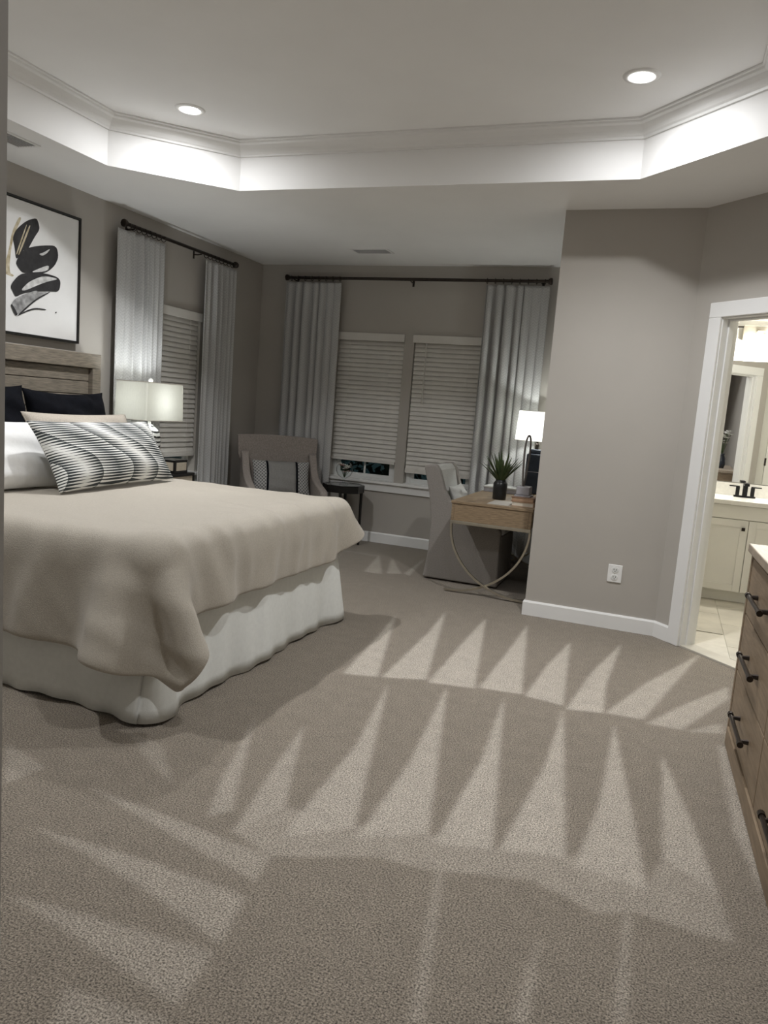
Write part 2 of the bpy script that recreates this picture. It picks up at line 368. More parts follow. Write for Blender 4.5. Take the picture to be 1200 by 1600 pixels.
# ------------------------------------------------------------------ floor
NAP = [
    [(-1.42,3.45),(-1.25,3.50),(-1.57,4.66),(-1.50,4.16)],
    [(-1.23,3.51),(-1.02,3.60),(-1.31,4.97),(-1.26,4.41)],
    [(-1.00,3.57),(-0.77,3.62),(-1.02,4.95),(-1.02,4.45)],
    [(-0.75,3.64),(-0.54,3.67),(-0.74,4.97),(-0.74,4.40)],
    [(-0.52,3.66),(-0.33,3.63),(-0.43,4.75),(-0.49,4.22)],
    [(-0.31,3.59),(-0.14,3.64),(-0.16,4.03),(-0.13,4.91),(-0.25,4.22)],
    [(-0.13,3.65),(0.04,3.66),(0.34,4.99),(0.04,4.22)],
    [(0.06,3.62),(0.21,3.63),(0.45,4.21),(0.46,4.42),(0.20,3.93)],
    [(0.23,3.62),(0.39,3.69),(0.39,3.82)],
    [(-1.26,1.99),(-1.21,2.06),(-1.53,2.76),(-1.36,2.23)],
    [(-1.14,1.95),(-1.07,2.17),(-1.31,2.79),(-1.22,2.31)],
    [(-0.99,2.00),(-0.81,2.16),(-1.17,3.45),(-1.04,2.72),(-1.01,2.22)],
    [(-0.78,2.11),(-0.58,2.24),(-0.90,3.58),(-0.80,2.70)],
    [(-0.55,2.20),(-0.37,2.25),(-0.61,3.59),(-0.55,2.85)],
    [(-0.35,2.26),(-0.15,2.32),(-0.32,3.58),(-0.31,2.94)],
    [(-0.12,2.29),(0.10,2.26),(-0.08,3.52),(-0.08,2.71)],
    [(0.14,2.47),(0.30,2.34),(0.24,2.73),(0.13,3.29)],
    [(0.36,3.54),(0.37,2.76),(0.43,2.40),(0.42,2.86),(0.39,3.53)],
    [(-1.15,1.96),(-1.08,2.17),(-0.82,2.17),(-0.58,2.24),(-0.37,2.26),(-0.15,2.33),(0.10,2.29),(0.14,2.48),(0.30,2.34),(0.33,2.13),(0.24,2.12),(0.08,2.14),(-0.03,2.08),(-0.23,2.15),(-0.53,2.05),(-0.69,2.04),(-0.98,1.89)],
    [(-0.50,2.05),(-0.48,2.07),(-0.36,1.50),(-0.39,1.48)],
    [(-0.17,1.89),(-0.16,1.90),(-0.14,1.60),(-0.18,1.58)],
    [(0.04,2.11),(0.06,2.12),(0.07,1.70),(0.04,1.69)],
    [(-1.73,1.96),(-1.34,1.93),(-0.97,1.89),(-0.95,1.77),(-1.22,1.83),(-1.49,1.90)],
    [(-1.69,1.69),(-1.29,1.71),(-0.94,1.70),(-0.90,1.51),(-1.16,1.59),(-1.43,1.65)],
    [(-1.27,1.45),(-0.90,1.48),(-0.88,1.30),(-1.06,1.34),(-1.27,1.38),(-1.51,1.42)],
    [(-1.14,1.24),(-0.88,1.26),(-0.85,1.19),(-1.04,1.06)],
    [(-1.89,2.37),(-1.70,2.34),(-1.47,2.10),(-1.67,2.21)],
    [(-2.21,2.07),(-1.94,1.99),(-1.97,1.84)],
    [(-2.25,5.76),(-2.09,5.77),(-2.41,6.53)],
    [(-2.07,5.82),(-1.96,5.89),(-2.26,6.47)],
    [(-1.95,5.92),(-1.88,5.86),(-2.01,6.70)],
]
NAPW = [1.0]*6+[0.85,0.75,0.6] + [0.6,0.65,0.8,0.85,0.9,0.9,0.85,0.8,0.6] + [0.45] + [0.4]*3 + [0.5,0.5,0.45,0.4,0.35,0.4] + [0.7]*3
def pip(px, py, poly):
    ins = np.zeros(px.shape, bool); n = len(poly)
    for i in range(n):
        x0, y0 = poly[i]; x1, y1 = poly[(i+1) % n]
        c = (y0 > py) != (y1 > py)
        with np.errstate(divide='ignore', invalid='ignore'):
            ins ^= c & (px < (x1-x0)*(py-y0)/(y1-y0+1e-12)+x0)
    return ins

def build_floor():
    d = 0.012
    xs = np.arange(-2.4, 0.62, d); ys = np.arange(1.0, 6.9, d)
    xs = np.concatenate([[-4.28, -3.3], xs, [1.03]]); ys = np.concatenate([[-1.62, 0.0], ys, [7.24]])
    X, Y = np.meshgrid(xs, ys, indexing='ij')
    nap = np.zeros_like(X); kk = 3
    for a in range(kk):
        for b in range(kk):
            ox = (a-(kk-1)/2)*d*0.6; oy = (b-(kk-1)/2)*d*0.6; acc = np.zeros(X.shape)
            for pl, wt in zip(NAP, NAPW): acc = np.maximum(acc, pip(X+ox, Y+oy, pl)*wt)
            nap += acc
    nap /= kk*kk
    # a little ragged
    q = nap.copy(); q[1:-1,1:-1] = (nap[1:-1,1:-1]*4+nap[:-2,1:-1]+nap[2:,1:-1]+nap[1:-1,:-2]+nap[1:-1,2:])/8
    q = np.clip(q*(0.85+0.25*rng.random(q.shape)), 0, 1)
    mb = MB(); mb.grid(np.stack([X, Y, np.zeros_like(X)], -1))
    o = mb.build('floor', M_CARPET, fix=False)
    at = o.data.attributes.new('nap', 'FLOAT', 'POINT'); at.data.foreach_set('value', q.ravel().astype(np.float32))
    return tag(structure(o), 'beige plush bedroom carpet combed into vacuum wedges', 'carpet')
build_floor()

# ------------------------------------------------------------------ walls
def wall(name, mb, m=M_WALL): return structure(mb.build(name, m))
def wall_y_openings(mb, x0, x1, ya, yb, holes):
    """wall between ya..yb running along x with rectangular holes (xa,xb,za,zb)"""
    cur = x0
    for xa, xb, za, zb in holes:
        mb.box((cur, ya, 0), (xa, yb, ZC)); mb.box((xa, ya, 0), (xb, yb, za)); mb.box((xa, ya, zb), (xb, yb, ZC)); cur = xb
    mb.box((cur, ya, 0), (x1, yb, ZC))
b = MB(); wall_y_openings(b, XL-0.14, XJ+0.12, YB, YB+0.14, [(*W1, *WZ), (*W2, *WZ)]); wall('wall_back', b)
b = MB()
b.box((XL-0.14, YF-0.12, 0), (XL, W3[0], ZC)); b.box((XL-0.14, W3[1], 0), (XL, YB, ZC))
b.box((XL-0.14, W3[0], 0), (XL, W3[1], WZ[0])); b.box((XL-0.14, W3[0], WZ[1]), (XL, W3[1], ZC)); wall('wall_left', b)
b = MB(); b.box((XJ, YJ+0.12, 0), (XJ+0.12, YB, ZC)); wall('wall_alcove', b)
b = MB(); b.prism([(XJ, YJ), (XD, YJ), (XD+0.05, YJ+0.12), (XJ, YJ+0.12)], 0, ZC); wall('wall_partition', b)
b = MB()
def dpr(t0, t1, z0, z1): b.prism([dg(t0,0)[:2], dg(t1,0)[:2], dg(t1,0,0.12)[:2], dg(t0,0,0.12)[:2]], z0, z1)
dpr(0, T0-0.018, 0, ZC); dpr(T1+0.018, TEND, 0, ZC); dpr(T0-0.018, T1+0.018, ZD+0.018, ZC); wall('wall_diagonal', b)
b = MB(); b.box((XR, -1.62, 0), (XR+0.12, YJ-S2*TEND-0.0, ZC)); wall('wall_right', b)
b = MB(); b.box((XL, YF-0.12, 0), (XH-0.12, YF, ZC)); wall('wall_front', b)
b = MB(); b.box((XH-0.12, -1.62, 0), (XH, YF, ZC)); wall('wall_hall', b)
b = MB(); b.box((XH, -1.62, 0), (XR, -1.50, ZC)); wall('wall_entry', b)
# bathroom shell
BXL, BXR, BYF, BYB = XJ+0.12, 2.3, 4.40, 7.20
b = MB(); b.box((BXL, BYB, 0), (BXR, BYB+0.12, ZC)); wall('wall_bath_back', b, M_BATHW)
b = MB(); b.box((BXR, BYF-0.12, 0), (BXR+0.12, BYB+0.12, ZC)); wall('wall_bath_right', b, M_BATHW)
b = MB(); b.box((1.0, BYF-0.12, 0), (1.08, BYF, ZC)); b.box((1.08, BYF-0.12, 2.03), (1.84, BYF, ZC)); b.box((1.84, BYF-0.12, 0), (BXR, BYF, ZC)); wall('wall_bath_front', b, M_BATHW)
b = MB(); b.box((BXL+0.001, YJ+0.12, 0), (BXL+0.012, BYB, ZC)); wall('wall_bath_left', b, M_BATHW)

# ------------------------------------------------------------------ ceiling with the octagonal tray
TX0, TX1, TY0, TY1, CH = -3.516, 0.267, 1.41, 4.63, 0.597
OCT = [(TX0+CH,TY0),(TX1-CH,TY0),(TX1,TY0+CH),(TX1,TY1-CH),(TX1-CH,TY1),(TX0+CH,TY1),(TX0,TY1-CH),(TX0,TY0+CH)]
def build_ceiling():
    outer = [(XL-0.14,-1.62),(BXR+0.12,-1.62),(BXR+0.12,YB+0.3),(XL-0.14,YB+0.3)]
    polys = [[Vector((*p, 0)) for p in outer], [Vector((*p, 0)) for p in OCT[::-1]]]
    flat = [p for pl in polys for p in pl]
    mb = MB(); mb.add([(p.x, p.y, ZC) for p in flat], tessellate_polygon(polys))
    n = len(OCT); mb.add([(*p, ZC) for p in OCT]+[(*p, ZT) for p in OCT], [(i,(i+1)%n,n+(i+1)%n,n+i) for i in range(n)]+[tuple(range(n, 2*n))])
    o = mb.build('ceiling', M_CEIL, fix=True)
    return structure(o)
build_ceiling()
# crown moulding inside the tray, one mitred length per side
PROF = [(0,0),(0.012,0),(0.014,0.012),(0.024,0.020),(0.034,0.040),(0.052,0.062),(0.066,0.070),(0.070,0.080),(0.078,0.082),(0.078,0.092),(0,0.092)]  # (inward, up)
def inset(i, dist):
    n = len(OCT); p0 = Vector(OCT[i-1]); p1 = Vector(OCT[i]); p2 = Vector(OCT[(i+1)%n])
    d1 = (p1-p0).normalized(); d2 = (p2-p1).normalized(); n1 = Vector((-d1.y, d1.x)); n2 = Vector((-d2.y, d2.x))
    k = (n1+n2).normalized(); return p1 + k*dist/max(0.2, k.dot(n1))
for i in range(8):
    j = (i+1) % 8; mb = MB(); m = len(PROF); vs = []
    for idx in (i, j):
        for a, h in PROF:
            q = inset(idx, a+0.0005); vs.append((q.x, q.y, ZT-0.0925+h))
    mb.add(vs, [(k,(k+1)%m,m+(k+1)%m,m+k) for k in range(m)]+[tuple(range(m)), tuple(range(m,2*m))])
    structure(mb.build('trim_%d' % (i+1), M_TRIM))

# ------------------------------------------------------------------ baseboards
def base_run(name, pts, h=0.105, t=0.014):
    """pts: polyline on the floor, wall on the right-hand side; board to the left of it"""
    mb = MB(); n = len(pts); P = [Vector(p) for p in pts]; inn = []
    for i in range(n):
        ds = []
        if i > 0: ds.append((P[i]-P[i-1]).normalized())
        if i < n-1: ds.append((P[i+1]-P[i]).normalized())
        ns = [Vector((-d.y, d.x)) for d in ds]; k = sum(ns, Vector((0,0))).normalized(); inn.append((k, 1/max(0.3, k.dot(ns[0]))))
    prof = [(0.0005,0.001),(t,0.001),(t,h-0.012),(t-0.006,h),(0.0005,h)]
    vs = []
    for (k, s), p in zip(inn, P):
        for a, z in prof: vs.append((p.x+k.x*a*s, p.y+k.y*a*s, z))
    m = len(prof); fs = []
    for i in range(n-1): fs += [(i*m+q, i*m+(q+1)%m, (i+1)*m+(q+1)%m, (i+1)*m+q) for q in range(m)]
    fs += [tuple(range(m)), tuple((n-1)*m+q for q in range(m))]
    mb.add(vs, fs); return structure(mb.build(name, M_TRIM))
base_run('baseboard_partition', [dg(0.131,0)[:2], (XD,YJ), (XJ,YJ), (XJ,YB-0.015)])
base_run('baseboard_back', [(XJ-0.016,YB), (XL+0.016,YB)])
base_run('baseboard_left', [(XL,YB), (XL,YF)])
base_run('baseboard_right', [(XR,-1.4), (XR,YJ-S2*TEND-0.02)])

# ------------------------------------------------------------------ bathroom doorway
d1 = bpy.data.objects.new('door_1', None); link(d1); structure(d1); WL['door_1'] = Vector((0,0,0))
def dbox(name, t0, t1, o0, o1, z0, z1, m=M_TRIM, parent=d1, bevel=0.003):
    mb = MB(); mb.prism([dg(t0,0,o0)[:2], dg(t1,0,o0)[:2], dg(t1,0,o1)[:2], dg(t0,0,o1)[:2]], z0, z1)
    return mb.build(name, m, parent, bevel=bevel)
dbox('jamb', T0-0.017, T0, -0.001, 0.121, 0.001, ZD+0.017); dbox('jamb', T1, T1+0.017, -0.001, 0.121, 0.001, ZD+0.017)
dbox('head_jamb', T0, T1, -0.001, 0.121, ZD, ZD+0.017)
dbox('door_stop', T0, T0+0.011, 0.045, 0.085, 0.001, ZD); dbox('door_stop', T1-0.011, T1, 0.045, 0.085, 0.001, ZD); dbox('door_stop', T0+0.011, T1-0.011, 0.045, 0.085, ZD-0.011, ZD)
dbox('threshold', T0, T1, 0.0, 0.12, 0.001, 0.012, M_TILE)
n_tr = 8
for o0, o1 in ((-0.018, -0.0005), (0.1205, 0.138)):
    for t0, t1, z0, z1 in ((T0-0.0975, T0-0.006, 0.001, ZD+0.006), (T1+0.006, T1+0.0975, 0.001, ZD+0.006), (T0-0.0975, T1+0.0975, ZD+0.0065, ZD+0.097)):
        n_tr += 1
        mb = MB(); mb.prism([dg(t0,0,o0)[:2], dg(t1,0,o0)[:2], dg(t1,0,o1)[:2], dg(t0,0,o1)[:2]], z0, z1)
        structure(mb.build('trim_%d' % n_tr, M_TRIM, bevel=0.004))

# ------------------------------------------------------------------ windows
def window(name, a, b_, axis, pos, sgn, zr=WZ):
    """double-hung unit standing in the wall opening; axis 'x': runs along x at y=pos, sgn=+1 outdoors at larger y"""
    w = bpy.data.objects.new(name, None); link(w); structure(w); WL[w.name] = Vector((0,0,0))
    def bx(nm, u0, u1, d0, d1, z0, z1, m=M_VINYL, par=w, bev=0.003):
        mb = MB()
        lo, hi = sorted((pos+sgn*d0, pos+sgn*d1))
        if axis == 'x': mb.box((u0, lo, z0), (u1, hi, z1))
        else: mb.box((lo, u0, z0), (hi, u1, z1))
        return mb.build(nm, m, par, bevel=bev)
    z0, z1 = zr; f = 0.045; zm = (z0+z1)/2
    bx('frame_stile', a+0.001, a+f, 0.07, 0.13, z0+0.001, z1-0.001); bx('frame_stile', b_-f, b_-0.001, 0.07, 0.13, z0+0.001, z1-0.001)
    bx('frame_head', a+f, b_-f, 0.07, 0.13, z1-f, z1-0.001); bx('frame_bottom', a+f, b_-f, 0.07, 0.13, z0+0.001, z0+0.018)
    for k, (za, zb, dd) in enumerate(((z0+0.018, zm+0.02, 0.078), (zm-0.02, z1-f, 0.104))):
        s = bx('sash_rail', a+f, b_-f, dd, dd+0.024, za, za+0.036); bx('sash_rail', a+f, b_-f, dd, dd+0.024, zb-0.04, zb)
        bx('sash_stile', a+f, a+f+0.04, dd, dd+0.024, za+0.036, zb-0.04); bx('sash_stile', b_-f-0.04, b_-f, dd, dd+0.024, za+0.036, zb-0.04)
        mid = (a+b_)/2; bx('muntin', mid-0.010, mid+0.010, dd+0.004, dd+0.020, za+0.036, zb-0.04)
        bx('pane', a+f+0.04, mid-0.010, dd+0.010, dd+0.014, za+0.036, zb-0.04, M_GLASS, bev=0); bx('pane', mid+0.010, b_-f-0.04, dd+0.010, dd+0.014, za+0.036, zb-0.04, M_GLASS, bev=0)
    return w
window('window_1', W1[0], W1[1], 'x', YB, 1); window('window_2', W2[0], W2[1], 'x', YB, 1); window('window_3', W3[0], W3[1], 'y', XL, -1)
def sill(n, a, b_, axis, pos, sgn, holes):
    def bx(nm, u0, u1, d0, d1, z0, z1, par):
        mb = MB(); lo, hi = sorted((pos+sgn*d0, pos+sgn*d1))
        if axis == 'x': mb.box((u0, lo, z0), (u1, hi, z1))
        else: mb.box((lo, u0, z0), (hi, u1, z1))
        return mb.build(nm, M_TRIM, par, bevel=0.004)
    s = bx('trim_%d' % n, a, b_, -0.045, -0.0005, WZ[0]-0.026, WZ[0], None); structure(s)
    for u0, u1 in holes: bx('stool', u0+0.001, u1-0.001, -0.0005, 0.069, WZ[0]+0.0005, WZ[0]+0.006, s)
    bx('apron', a+0.03, b_-0.03, -0.018, -0.0005, WZ[0]-0.105, WZ[0]-0.026, s)
sill(20, W1[0]-0.09, W2[1]+0.09, 'x', YB, 1, [W1, W2]); sill(21, W3[0]-0.09, W3[1]+0.09, 'y', XL, -1, [W3])

# ------------------------------------------------------------------ outdoors at night
b = MB(); b.box((-9, YB+0.3, -0.9), (2.4, 14, -0.8)); tag(b.build('ground', M_SOIL), kind='structure')
def shrub(x, y, r, h, label):
    t = thing('garden_shrub', (x, y, -0.8), label, 'shrub', 'shrubs outside the windows')
    mb = MB()
    for k in range(700):
        d = Vector((random.gauss(0,1), random.gauss(0,1), random.gauss(0,1))).normalized(); rr = random.uniform(0.75, 1.02)
        c = Vector((x+d.x*r*rr, y+d.y*r*rr, -0.8+h/2+d.z*h/2*rr)); a = Vector((random.gauss(0,1), random.gauss(0,1), random.gauss(0,1))).normalized(); q = a.cross(d).normalized(); l = random.uniform(0.05, 0.09)
        mb.add([c-q*l, c+a*l*0.4, c+q*l, c-a*l*0.4], [(0,1,2,3)])
    f = mb.build('foliage', M_SHRUB, t, fix=False); f['kind'] = 'stuff'
    mb = MB(); mb.tube([(x,y,-0.8),(x+0.02,y,-0.4),(x,y,-0.8+h*0.5)], [0.05,0.04,0.02]); mb.build('stem', M_BLACKWOOD, t)
shrub(-3.3, 8.4, 0.72, 1.9, 'dark rounded shrub outside the window above the round black table')
shrub(-1.6, 8.7, 0.85, 2.0, 'dark rounded shrub outside the window behind the slipcovered chair')

# ------------------------------------------------------------------ blinds
def blind(label, u0, u1, axis, pos, sgn, zb, wand=True, cords=True):
    """2-inch faux wood blind closed, inside the reveal just behind the wall face; sgn: direction outdoors"""
    mid = (u0+u1)/2
    t = thing('window_blind', (mid, pos, zb) if axis == 'x' else (pos, mid, zb), label, 'blind', 'white slatted window blinds')
    def bx(nm, a, b2, d0, d1, z0, z1, m=M_BLIND, bev=0.002):
        mb = MB(); lo, hi = sorted((pos+sgn*d0, pos+sgn*d1))
        if axis == 'x': mb.box((a, lo, z0), (b2, hi, z1))
        else: mb.box((lo, a, z0), (hi, b2, z1))
        return mb.build(nm, m, t, bevel=bev)
    top = WZ[1]-0.006
    v = bx('valance', u0-0.006, u1+0.006, -0.022, -0.006, top-0.070, top+0.004); bx('head_rail', u0+0.006, u1-0.006, 0.004, 0.052, top-0.052, top-0.004)
    bx('bottom_rail', u0+0.008, u1-0.008, 0.004, 0.046, zb, zb+0.022)
    pitch = 0.0442; z = top-0.085; first = None; n = 0
    W = u1-u0-0.014; tilt = math.radians(70)
    # one curved slat, shared by all
    cs = []
    for k in range(5):
        s = (k/4-0.5)*0.050; c = 0.003*(1-(2*k/4-1)**2)
        cs.append((s*math.cos(tilt)*1.0 - c*math.sin(tilt), s*math.sin(tilt) + c*math.cos(tilt)))
    P = []
    for (dd, zz) in cs + [(p[0]+0.0028*math.sin(tilt), p[1]-0.0028*math.cos(tilt)) for p in cs[::-1]]:
        P.append((dd, zz))
    while z > zb+0.040:
        if first is None:
            mb = MB(); vs = []
            for u in (mid-W/2, mid+W/2):
                for dd, zz in P:
                    y = pos+sgn*(0.026+dd)
                    vs.append((u, y, z+zz) if axis == 'x' else (y, u, z+zz))
            m = len(P); mb.add(vs, [(k,(k+1)%m,m+(k+1)%m,m+k) for k in range(m)]+[tuple(range(m))[::-1], tuple(range(m,2*m))])
            first = mb.build('slat', M_BLIND, t); z_first = z
        else:
            dup_part(first, t, (0, 0, z-z_first))
        z -= pitch; n += 1
    # spare slats lying on the bottom rail
    bx('slat_stack', u0+0.008, u1-0.008, 0.005, 0.046, zb+0.022, z+0.022, bev=0.0)
    if cords:
        for q in (0.2, 0.8): bx('ladder_cord', u0+(u1-u0)*q-0.001, u0+(u1-u0)*q+0.001, -0.0040, -0.0025, zb+0.02, top-0.06, bev=0)
    if wand:
        mb = MB(); wx = u0+(u1-u0)*0.185
        if axis == 'x': mb.tube([(wx, pos-0.016, top-0.07), (wx+0.004, pos-0.020, 1.43)], 0.0055, 6)
        mb.build('tilt_wand', M_BLIND, t, smooth=True)
blind('white slatted blind above the round black table, hung a little higher', W1[0], W1[1], 'x', YB, 1, 0.808, wand=False)
blind('white slatted blind with a tilt wand behind the slipcovered chair', W2[0], W2[1], 'x', YB, 1, 0.742)
blind('white slatted blind on the headboard wall behind the square lampshade', W3[0], W3[1], 'y', XL, -1, 0.782, wand=False)

# ------------------------------------------------------------------ curtain rods and curtains
def curtain_rod(label, a, b_, axis, pos, z, brackets):
    t = thing('curtain_rod', (a, pos, z) if axis == 'x' else (pos, a, z), label, 'curtain rod', 'dark curtain rods')
    def pt(u, d=0, zz=0): return (u, pos+d, z+zz) if axis == 'x' else (pos+d, u, z+zz)
    mb = MB(); mb.tube([pt(a), pt(b_)], 0.0145, 12); mb.build('rod', M_BRONZE, t, smooth=False)
    for u, s in ((a, -1), (b_, 1)):
        mb = MB(); mb.tube([pt(u-s*0.004), pt(u), pt(u+s*0.008), pt(u+s*0.012), pt(u+s*0.030), pt(u+s*0.034)], [0.016,0.024,0.024,0.030,0.030,0.024], 14); mb.build('finial', M_BRONZE, t)
    wall_d = (YB-pos-0.001) if axis == 'x' else (XL-pos+0.001)
    for u in brackets:
        mb = MB(); mb.tube([pt(u, wall_d, -0.02), pt(u, wall_d*0.5, -0.022), pt(u, 0.0, -0.0165)], 0.006, 6)
        mb.tube([pt(u, wall_d, -0.055), pt(u, wall_d, 0.03)], 0.011, 6, flat=(0.02, 0.006), up=(0,1,0) if axis == 'x' else (1,0,0)); mb.build('bracket', M_BRONZE, t)
RODX, RODY = XL+0.085, YB-0.09
curtain_rod('dark metal curtain rod above the pair of back windows', -3.80, -1.18, 'x', RODY, 2.598, (-3.74, -2.49, -1.24))
curtain_rod('dark metal curtain rod on the headboard wall above the single window', 4.90, 6.44, 'y', RODX, 2.605, (5.00, 5.90))

def curtain(label, a, b_, axis, pos, ztop, pleats, rod, amp=0.030, seed=1, flat0=0.0):
    t = thing('window_curtain', ((a+b_)/2, pos, 0.02) if axis == 'x' else (pos, (a+b_)/2, 0.02), label, 'curtain', 'pale grey chevron curtain panels')
    r = random.Random(seed); nu, nz = pleats*12+1, 26
    zs = np.concatenate([np.linspace(0.015, 2.3, 18), np.linspace(2.38, ztop, 8)])
    ph = [r.uniform(-0.5, 0.5) for _ in range(6)]; P = np.zeros((nu, len(zs), 3)); UV = np.zeros((nu, len(zs), 2))
    arc = 0; prev = None
    for i in range(nu):
        s = i/(nu-1); w = s+0.022*math.sin(2*PI*1.5*s+ph[0])+0.012*math.sin(2*PI*3.3*s+ph[1])
        for k, z in enumerate(zs):
            h = z/ztop
            e = amp*(0.75+0.5*math.sin(5*s+ph[2]))*(1.0 if s > flat0 else 0.25)
            ang = 2*PI*pleats*w + 0.35*math.sin(1.7*z+ph[3])*(1-h)
            sh = math.sin(ang); off = e*(abs(sh)**0.75)*(1 if sh > 0 else -1)
            off *= (0.65+0.35*min(1, (ztop-z)/0.35))
            u = a+(b_-a)*s + 0.014*math.sin(ang+1.2)*(1-0.4*h) + 0.012*(1-h)*math.sin(3*s+ph[4])
            P[i, k] = (u, pos+off, z) if axis == 'x' else (pos+off, u, z)
        if prev is not None: arc += float(np.linalg.norm(P[i, 10]-prev))
        prev = P[i, 10].copy()
        UV[i, :, 0] = arc; UV[i, :, 1] = zs
    mb = MB(); mb.grid(P); mb.build('cloth', M_CURTAIN, t, smooth=True, uv=UV.reshape(-1, 2), solid=0.003, fix=False)
    for k in range(pleats+1):
        u = max(rod[0]+0.02, a)+(min(rod[1]-0.02, b_)-max(rod[0]+0.02, a))*(k+0.15)/(pleats+0.3); z0 = ztop+0.038
        mb = MB(); path = []
        for g in range(14):
            q = 2*PI*g/14; rr = 0.023
            path.append((u, pos+rr*math.cos(q), z0+rr*math.sin(q)) if axis == 'x' else (pos+rr*math.cos(q), u, z0+rr*math.sin(q)))
        mb.tube(path, 0.0032, 5, closed=True, up=(1,0,0) if axis == 'x' else (0,1,0))
        mb.build('ring', M_BRONZE, t, smooth=True)
    return t
curtain('pale chevron curtain panel behind the taupe armchair', -3.83, -3.22, 'x', RODY, 2.553, 7, (-3.80, -1.18), seed=3)
curtain('pale chevron curtain panel behind the desk, lit by the drum lamp', -1.755, -1.17, 'x', RODY, 2.556, 7, (-3.80, -1.18), seed=5)
curtain('pale chevron curtain panel lit from below by the square lampshade', 4.80, 5.37, 'y', RODX, 2.556, 7, (4.90, 6.44), seed=8, flat0=0.28)
curtain('pale chevron curtain panel hanging in the shadowed corner beside the armchair', 5.965, 6.475, 'y', RODX, 2.556, 7, (4.90, 6.44), seed=11, flat0=0.2)

# ------------------------------------------------------------------ recessed lights and vents
def can_light(x, y, label, k=1.0):
    t = thing('recessed_light', (x, y, ZT), label, 'ceiling light', 'recessed ceiling lights')
    mb = MB(); mb.lathe([(0.058,-0.001),(0.062,-0.010),(0.086,-0.006),(0.090,-0.001)], (x,y,ZT), 32, cap=False); mb.build('trim_ring', M_TRIM, t, smooth=True)
    mb = MB(); mb.lathe([(0.058,-0.004),(0.040,-0.006),(0.001,-0.0065)], (x,y,ZT), 32, cap=False); mb.build('lens', M_LENS, t, smooth=True)
    la = bpy.data.lights.new('can_glow', 'AREA'); la.shape = 'DISK'; la.size = 0.11; la.energy = CAN_WIDE*k; la.color = CAN_COL; la.spread = math.radians(172)
    lo = bpy.data.objects.new('can_glow', la); link(lo, t); lo.location = (0, 0, -0.012)
    la = bpy.data.lights.new('can_beam', 'SPOT'); la.energy = CAN_BEAM*k; la.color = CAN_COL; la.spot_size = math.radians(130); la.spot_blend = 1.0; la.shadow_soft_size = 0.05
    lo = bpy.data.objects.new('can_beam', la); link(lo, t); lo.location = (0, 0, -0.014)
can_light(-2.92, 4.045, 'bright recessed ceiling light in the tray nearest the headboard and curtains')
can_light(-0.335, 4.045, 'bright recessed ceiling light in the tray nearest the bathroom doorway')
can_light(-2.92, 2.0, 'recessed ceiling light in the tray over the near side of the bed', 0.62)
can_light(-0.335, 2.0, 'recessed ceiling light in the tray over the dresser end', 0.62)

def vent(label, x0, x1, y0, y1, along):
    t = thing('ceiling_vent', ((x0+x1)/2, (y0+y1)/2, ZC), label, 'vent', 'ceiling air vents')
    f = 0.022; mb = MB()
    mb.box((x0,y0,ZC-0.006),(x1,y0+f,ZC-0.0005)); mb.box((x0,y1-f,ZC-0.006),(x1,y1,ZC-0.0005)); mb.box((x0,y0+f,ZC-0.006),(x0+f,y1-f,ZC-0.0005)); mb.box((x1-f,y0+f,ZC-0.006),(x1,y1-f,ZC-0.0005))
    mb.build('frame', M_TRIM, t)
    mb = MB(); mb.box((x0+f,y0+f,ZC-0.0015),(x1-f,y1-f,ZC-0.0006)); mb.build('duct', M_STONE, t)
    first = None; n = 7
    for k in range(n):
        mb = MB(); a = math.radians(38)
        if along == 'x':
            yy = y0+f+(y1-y0-2*f)*(k+0.5)/n; Mx = Matrix.Translation((0, yy, ZC-0.007)) @ Matrix.Rotation(a, 4, 'X')
            mb.box((x0+f,-0.006,-0.0006),(x1-f,0.006,0.0006), Mx)
        else:
            xx = x0+f+(x1-x0-2*f)*(k+0.5)/n; Mx = Matrix.Translation((xx, 0, ZC-0.007)) @ Matrix.Rotation(a, 4, 'Y')
            mb.box((-0.006,y0+f,-0.0006),(0.006,y1-f,0.0006), Mx)
        mb.build('slat', M_TRIM, t)
vent('small white air vent in the ceiling above the back windows', -2.86, -2.50, 6.38, 6.56, 'x')
vent('white air vent in the low ceiling above the framed painting', -3.86, -3.68, 3.25, 3.66, 'y')

# ------------------------------------------------------------------ wall outlet
t = thing('wall_outlet', (-0.237, YJ, 0.382), 'white duplex wall outlet low on the grey partition wall', 'outlet')
b = MB(); b.box((-0.283, YJ-0.007, 0.322), (-0.191, YJ-0.0005, 0.442)); b.build('cover_plate', M_TRIM, t, bevel=0.004)
for zz in (0.357, 0.407):
    b = MB(); b.lathe([(0.0225,0),(0.0225,-0.003),(0.019,-0.004)], (-0.237, YJ-0.006, zz), 20, axis='y'); r_ = b.build('receptacle', M_VINYL, t)
    b = MB()
    for sx in (-0.008, 0.008): b.box((-0.237+sx-0.0016, YJ-0.0112, zz-0.002), (-0.237+sx+0.0016, YJ-0.0100, zz+0.009))
    b.lathe([(0.003,0),(0.003,-0.0011)], (-0.237, YJ-0.0100, zz-0.010), 10, axis='y'); b.build('slot', M_BLACKM, r_)
b = MB(); b.lathe([(0.003,0),(0.003,-0.001)], (-0.237, YJ-0.007, 0.382), 10, axis='y'); b.build('screw', M_NICKEL, t)

